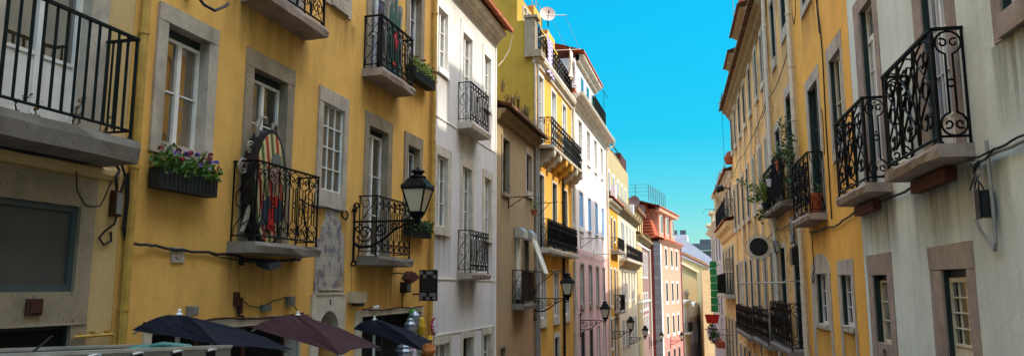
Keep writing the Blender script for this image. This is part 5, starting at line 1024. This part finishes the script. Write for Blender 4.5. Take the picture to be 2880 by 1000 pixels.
for k in range(9): c = R(43 + k * .45, .6 + random.uniform(-.15, .3), -2.6 + random.uniform(-.4, .4)); leaves(g, c, 40, (.25, .3, .25), .14); blooms(f, [(c[0] + random.uniform(-.25, .2), c[1], c[2] + random.uniform(-.2, .25)) for _ in range(4)], .1); blooms(f2, [(c[0] + random.uniform(-.25, .2), c[1], c[2] + random.uniform(-.2, .3)) for _ in range(4)], .1)
m = MB(); m.wb(R, 42.8, 47, .3, .7, -3.2, -2.85); m.build('trough', 'terra', t); g.build('foliage', 'leafdk', t); f.build('blossoms', 'red', t); f2.build('blossoms', 'petwhite', t)
for k, (a, z, lb) in enumerate(((41.0, -2.4, 'first'), (44.5, -2.3, 'second'))): rack(['iron bracket over the street below the green sign, nearer one', 'iron bracket over the street below the green sign, farther one'][k], R, a, z, 1.1, .4, out=1.5)

def aerial(label, p, h, n=6):
    t = thing('aerial', label, 'aerial', p); x, y, z = p; m = MB(); m.tube([p, (x, y, z + h)], .016, 5); m.build('mast', 'pipe_g', t)
    m = MB(); m.tube([(x - .5, y - .15, z + h * .95), (x + .5, y + .15, z + h * .95)], .012, 4)
    for k in range(n): q = -.45 + .9 * k / (n - 1); m.tube([(x + q - .08, y + q * .3 + .3, z + h * .95), (x + q + .08, y + q * .3 - .3, z + h * .95)], .008, 4)
    m.build('elements', 'pipe_g', t)
aerial('television aerial on the attic of the pale pink house', (-6.2, 36.5, 10.6), 1.3); aerial('television aerial on the weathered house roof', (1.3, 30.5, 10.9), 1.4); aerial('television aerial on the tall olive cream house', (-7.0, 56, 9.9), 1.5)
aerial('television aerial above the salmon house mansard roof', (-5.0, 74, 8.0), 1.6)
cable('thin wire hanging from the weathered house cornice', [R(33.6, .62, 8.6), R(33.8, .6, 6), R(34, .6, 3.0)], .008); cable('long thin wire along the weathered house facade', [R(23, .08, 5.6), R(28, .08, 5.3), R(33, .08, 5.4), R(37, .08, 5.2)], .014)
cable('slack cable strung between the tan and weathered houses', [R(19, .08, 5.7), R(21, .08, 5.45), R(22.6, .1, 5.5), R(24.4, .08, 5.3)], .012); cable('cable running along the tan house above its doors', [R(18.7, .06, 1.75), R(20.6, .06, 1.6), R(22.8, .06, 1.7), R(27, .06, 1.5)], .016)
cable('cable running along the cream white house under its balcony', [L(44.5, .08, 1.2), L(50, .08, 1.15), L(55, .08, 1.22)], .02, mat='pipe_g'); cable('cable running along the pale pink house', [L(29.3, .05, 1.55), L(33, .05, 1.45), L(39, .05, 1.5)], .012, mat='pipe_g')
# ================================================================== street lanterns
def lantern():
    t = thing('street_lantern', 'x', 'street lantern', (0, 0, 0), 'wrought iron wall lanterns')
    m = MB(); V = lambda x, z: (x, 0, z)
    m.tube([V(.0, 0), V(1.02, 0)], .017, 6); m.tube([V(.02, -.6), V(.02, .16)], .018, 6); m.lathe(.02, 0, [(.02, .14), (.045, .17), (.03, .2), (.01, .22)], 8); m.tube([V(.02 + x, -.62 + z) for x, z in spiral(0, 0, .05, .02, 90, -400, 10)], .014, 5); m.tube([V(.02 + x, .24 + z) for x, z in spiral(.03, 0, .05, .02, 200, -420, 10)], .014, 5)
    m.tube([V(.02, -.32), V(.12, -.38), V(.3, -.37), V(.5, -.27), V(.68, -.13), V(.85, -.05), V(1.0, -.03)], [.025, .025, .023, .02, .017, .014, .012], 6)
    for cx, cz, r, a, tn in ((.2, -.17, .14, 200, 560), (.45, -.12, .1, 220, 520), (.66, -.07, .06, 200, 480), (.09, -.1, .07, 90, -460)): m.tube([V(cx + x, cz + z) for x, z in spiral(0, 0, r, r * .22, a, tn, 18)], .013, 5)
    m.tube([V(1.0 + x, -.06 + z) for x, z in spiral(0, 0, .06, .02, 90, -450, 10)], .013, 5); m.build('bracket', 'lampiron', t)
    m = MB(); c = 1.03; m.lathe(c, 0, [(.112, .12), (.245, .46)], 4, 1); g = m.build('lantern_glass', 'lamp_glass', t)
    m = MB(); q = lambda r, k: (c + r * math.cos(math.pi / 2 * (k + .5)), r * math.sin(math.pi / 2 * (k + .5)))
    for k in range(4):
        a, b = q(.117, k), q(.25, k); m.tube([(*a, .11), (*b, .47)], .014, 5); a2, b2 = q(.117, k + 1), q(.25, k + 1); m.tube([(*a, .115), (*a2, .115)], .016, 5); m.tube([(*b, .465), (*b2, .465)], .018, 5); m.lathe(*b, [(.01, .46), (.022, .5), (.004, .54)], 6)
    m.lathe(c, 0, [(.04, -.05), (.05, .02), (.09, .05), (.12, .1), (.125, .115), (.02, .118)], 8); m.lathe(c, 0, [(.268, .47), (.272, .485), (.16, .615), (.16, .62)], 4, 1); m.lathe(c, 0, [(.11, .62), (.13, .64), (.11, .66), (.07, .67), (.07, .7), (.11, .72), (.09, .745), (.03, .76), (.01, .79)], 12); m.build('lantern_frame', 'lampiron', t)
    return t
lab = ['nearest wall lantern, in front of the yellow house fern planter', 'wall lantern by the low grey-brown house and yellow house', 'wall lantern on the pale pink house', 'wall lantern on the narrow yellow house with a sooty head', 'wall lantern on the cream white house', 'wall lantern by the mauve brown house near the salmon corner', 'wall lantern bracket on the salmon corner house']
spots = [(L(10.25, .02, .99), 0), (L(22.25, .02, -.3), 0), (L(30.4, .02, -1.27), 0), (L(40.1, .02, -2.22), 0), (L(48.9, .02, -3.08), 0), (L(64.8, .02, -4.32), 0), (PK(70.9, .02, -4.65), -.12)]
base = lantern()
for k, (p, rz) in enumerate(spots):
    if k == 0: o = base
    else:
        o = base.copy(); C.objects.link(o)
        for ch in base.children: c2 = ch.copy(); C.objects.link(c2); c2.parent = o
    o.location = p; o.rotation_euler = (0, 0, rz); o['label'] = lab[k]
# checkered blade sign
t = thing('blade_sign', 'black hanging sign with grey corner checks on the yellow house edge', 'sign', (-4.9, 12.7, -.22)); Y1 = lambda s, d, z: (s, 12.7 - d, z)
m = MB(); m.prism(Y1, [(-5.07, -.22), (-4.73, -.22), (-4.73, .33), (-5.07, .33)], -.02, .02); m.build('board', 'signblack', t)
m = MB(); e = .064
for i, j in ((0, 7), (1, 6), (2, 7), (3, 7), (4, 6), (0, 0), (1, 1), (2, 0), (3, 1), (4, 0), (4, 1), (0, 1)): x, z = -5.06 + i * e, -.2 + j * e; m.prism(Y1, [(x, z), (x + e - .006, z), (x + e - .006, z + e - .006), (x, z + e - .006)], .0205, .026)
m.build('check_pattern', 'signgrey', t); m = MB(); random.seed(5)
for r in range(6):
    for q in range(4): x = -5.02 + q * .065 + random.uniform(0, .01); m.prism(Y1, [(x, .16 - r * .04), (x + .045, .165 - r * .04), (x + .04, .18 - r * .04), (x + .004, .175 - r * .04)], .0205, .024)
m.build('worn_emblem', 'letter', t); m = MB(); m.tube([(-5.2, 12.7, .2), (-5.06, 12.7, .2)], .014, 5); m.tube([(-5.2, 12.7, -.1), (-5.06, 12.7, -.1)], .014, 5); m.build('bracket', 'iron', t)

# ================================================================== parasols
def parasol(label, apex, corners, mat, polez):
    t = thing('parasol', label, 'parasol', (apex[0], apex[1], polez), 'cafe parasols'); A = Vector(apex); Cn = [Vector(c) for c in corners]; m = MB(); n = 8; rings = []
    for i in range(n + 1):
        f = i / n; row = []
        for k in range(4):
            a, b = Cn[k], Cn[(k + 1) % 4]
            for q in range(6):
                u = q / 6; p = a.lerp(b, u); sag = math.sin(math.pi * u); p = p.lerp((a + b + A * .0) / 2, 0) if 0 else p
                edge = p.lerp(A, .1 * sag); v = A.lerp(edge, f); v.z += .035 * math.sin(math.pi * f) * (1 - .75 * sag) - .015 * sag * f; v += Vector([random.uniform(-.005, .005) for _ in range(3)]); row.append(v)
        rings.append(m.pts(row))
    for i in range(n):
        for k in range(24): m.f.append((rings[i] + k, rings[i] + (k + 1) % 24, rings[i + 1] + (k + 1) % 24, rings[i + 1] + k))
    m.build('canopy', mat, t)
    m = MB()
    for c in Cn: m.tube([A.lerp(c, f) + Vector((0, 0, .035 * math.sin(math.pi * f) - .035)) for f in (.02, .25, .5, .75, .98)], .008, 5)
    m.build('rib', 'alu', t); m = MB(); m.lathe(A.x, A.y, [(.018, polez), (.018, A.z - .01)], 8); m.build('pole', 'white_pl', t); m = MB(); m.lathe(A.x, A.y, [(.03, A.z - .003), (.03, A.z + .004), (.012, A.z + .012), (.013, A.z + .035), (.005, A.z + .042)], 10); m.build('finial', 'white_pl', t)
    m = MB(); m.lathe(A.x, A.y, [(.22, polez), (.22, polez + .05), (.05, polez + .08), (.03, polez + .2)], 12); m.build('base', 'plastic_grey', t)
    return t
parasol('dark navy parasol nearest the camera, behind the metal truck side', (-3.919, 4.933, -.196), [(-4.19, 4.77, -.307), (-3.286, 4.534, -.38), (-3.165, 5.331, -.477), (-4.12, 5.567, -.404)], 'navy', ground(5))
parasol('maroon parasol between the two navy ones', (-4.064, 6.891, -.266), [(-4.42, 6.62, -.385), (-3.359, 6.481, -.615), (-3.314, 7.281, -.606), (-4.246, 7.552, -.352)], 'maroon', ground(7))
parasol('small navy parasol farthest down, in front of the shop goods', (-4.19, 8.97, -.392), [(-4.45, 8.9, -.51), (-3.391, 8.66, -.747), (-3.496, 9.262, -.685), (-4.48, 9.594, -.427)], 'navy', ground(9))

# ================================================================== flatbed truck, bottom left
t = thing('flatbed_truck', 'aluminium side boards of a flatbed truck at the bottom left', 'truck', (-2.6, 1.5, ground(1.5)))
tz = lambda y: -.2513 - .047 * (y - 3)
def slab_(m, x0, x1, y0, y1, zt, h): m.hexa([(x, y, tz(y) + zt - h) for x, y in ((x0, y0), (x1, y0), (x1, y1), (x0, y1))] + [(x, y, tz(y) + zt) for x, y in ((x0, y0), (x1, y0), (x1, y1), (x0, y1))])
m = MB(); slab_(m, -2.13, -2.1, -1.2, 3.0, -.012, .3); m.build('side_board', 'alu', t); m = MB(); slab_(m, -2.133, -2.095, -1.2, 3.004, 0, .012); m.build('board_edge', 'alu2', t)
m = MB(); slab_(m, -2.8, -2.77, -1.2, 3.38, -.026, .3); m.build('side_board', 'alu', t); m = MB(); slab_(m, -2.803, -2.767, -1.2, 3.384, -.014, .012); m.build('board_edge', 'alu2', t)
m = MB(); slab_(m, -2.765, -2.14, -1.2, 2.98, -.3, .06); m.build('deck', 'shutgrey', t)
for y in (2.0, 2.21, 2.42, 2.64, 2.856):
    m = MB(); m.hexa([(-2.1 + dx, y + dy, tz(y) - .02 - dz) for dz in (.1, 0) for dx, dy in ((0.001, -.028), (.012, -.02), (.012, .02), (0.001, .028))]); k_ = m.build('hook_slot', 'void', t); m = MB(); m.tube([(-2.094, y - .028, tz(y) - .019), (-2.086, y, tz(y) - .014), (-2.094, y + .028, tz(y) - .019)], .006, 5); m.build('hook_rim', 'alu2', k_)
for y in (0, 2.4):
    for x in (-2.7, -2.15):
        g0 = ground(y); m = MB(); Q = Wall(x, 0, 1); m.prism(Q, ov(.32, .32, y, g0 + .2, 20), -.1, .08); w_ = m.build('wheel', 'plastic_black', t); m = MB(); m.prism(Q, ov(.17, .17, y, g0 + .2, 16), .081, .09); m.build('rim', 'alu', w_)
m = MB(); m.box(-2.6, -2.3, -1.2, 2.9, ground(1.5) + .3, tz(1.5) - .38); m.build('chassis', 'plastic_black', t)
m = MB(); m.tube([(-2.6 + .05 * math.cos(a), 3.05 + .1 * math.sin(a), -.3 + .02 * math.cos(a + .6)) for a in [6.2832 * k / 20 * 1.9 for k in range(21)]], .022, 7); m.tube([(-2.58, 3.0, -.28), (-2.5, 3.05, -.262), (-2.4, 3.1, -.275), (-2.3, 3.13, -.34)], .016, 7)
tag(m.build('garden_hose', 'hose', smooth=True), 'teal hose coiled on the back of the flatbed truck', 'hose')
m = MB(); m.tube([(-2.6, 2.3, -.34), (-2.6, 2.52, -.19)], [.006, .004], 5); tag(m.build('rod', 'cable'), 'thin dark rod leaning up from the flatbed truck', 'rod')

# ================================================================== scale to metres, camera, light
done = set(); MS = Matrix.Scale(S, 4)
for o in list(C.objects):
    o.location = o.location * S
    if o.type == 'MESH' and o.data.name not in done: done.add(o.data.name); o.data.transform(MS)
cam = bpy.data.cameras.new('camera'); co = bpy.data.objects.new('camera', cam); C.objects.link(co)
cam.sensor_width = 36; cam.lens = 36 * 2100 / 2880; cam.clip_end = 2000; cam.clip_start = .05
co.rotation_euler = (R_(90 + 8.3973), 0, R_(14.7784)); bpy.context.scene.camera = co
SUN = Vector((1, -.05, 1.0)).normalized(); el = math.asin(SUN.z); az = math.atan2(SUN.x, SUN.y)
sl = bpy.data.lights.new('sun', 'SUN'); sl.energy = 5.0; sl.angle = R_(.53); sl.color = (1, .93, .82)
so = bpy.data.objects.new('sun', sl); C.objects.link(so); so.rotation_euler = SUN.to_track_quat('Z', 'Y').to_euler()
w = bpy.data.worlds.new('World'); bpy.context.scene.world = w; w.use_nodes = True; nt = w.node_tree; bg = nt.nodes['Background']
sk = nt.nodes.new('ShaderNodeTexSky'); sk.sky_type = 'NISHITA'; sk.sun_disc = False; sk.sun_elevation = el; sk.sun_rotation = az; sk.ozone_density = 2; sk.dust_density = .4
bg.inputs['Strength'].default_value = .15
# clear-day colour of the low sky: deep cyan toward the horizon, overhead much brightened and warmed to fill the shaded street
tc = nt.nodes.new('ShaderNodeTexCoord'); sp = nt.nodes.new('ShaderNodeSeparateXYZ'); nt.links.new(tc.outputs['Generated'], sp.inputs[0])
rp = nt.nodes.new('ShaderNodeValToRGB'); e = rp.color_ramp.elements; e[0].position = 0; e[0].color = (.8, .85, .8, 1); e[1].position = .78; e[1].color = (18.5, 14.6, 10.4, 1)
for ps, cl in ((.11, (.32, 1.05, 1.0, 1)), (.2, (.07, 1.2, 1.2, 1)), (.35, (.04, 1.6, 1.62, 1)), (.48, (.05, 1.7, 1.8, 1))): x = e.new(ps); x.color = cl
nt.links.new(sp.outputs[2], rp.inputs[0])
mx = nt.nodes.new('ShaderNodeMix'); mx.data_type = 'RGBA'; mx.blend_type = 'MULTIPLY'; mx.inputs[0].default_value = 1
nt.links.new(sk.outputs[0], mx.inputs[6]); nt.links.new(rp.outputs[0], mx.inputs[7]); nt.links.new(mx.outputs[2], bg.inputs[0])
sc = bpy.context.scene
sc.cycles.max_bounces = 12; sc.cycles.diffuse_bounces = 7; sc.cycles.glossy_bounces = 4
sc.view_settings.view_transform = 'Standard'; sc.view_settings.look = 'None'; sc.view_settings.exposure = 0; sc.view_settings.gamma = 1
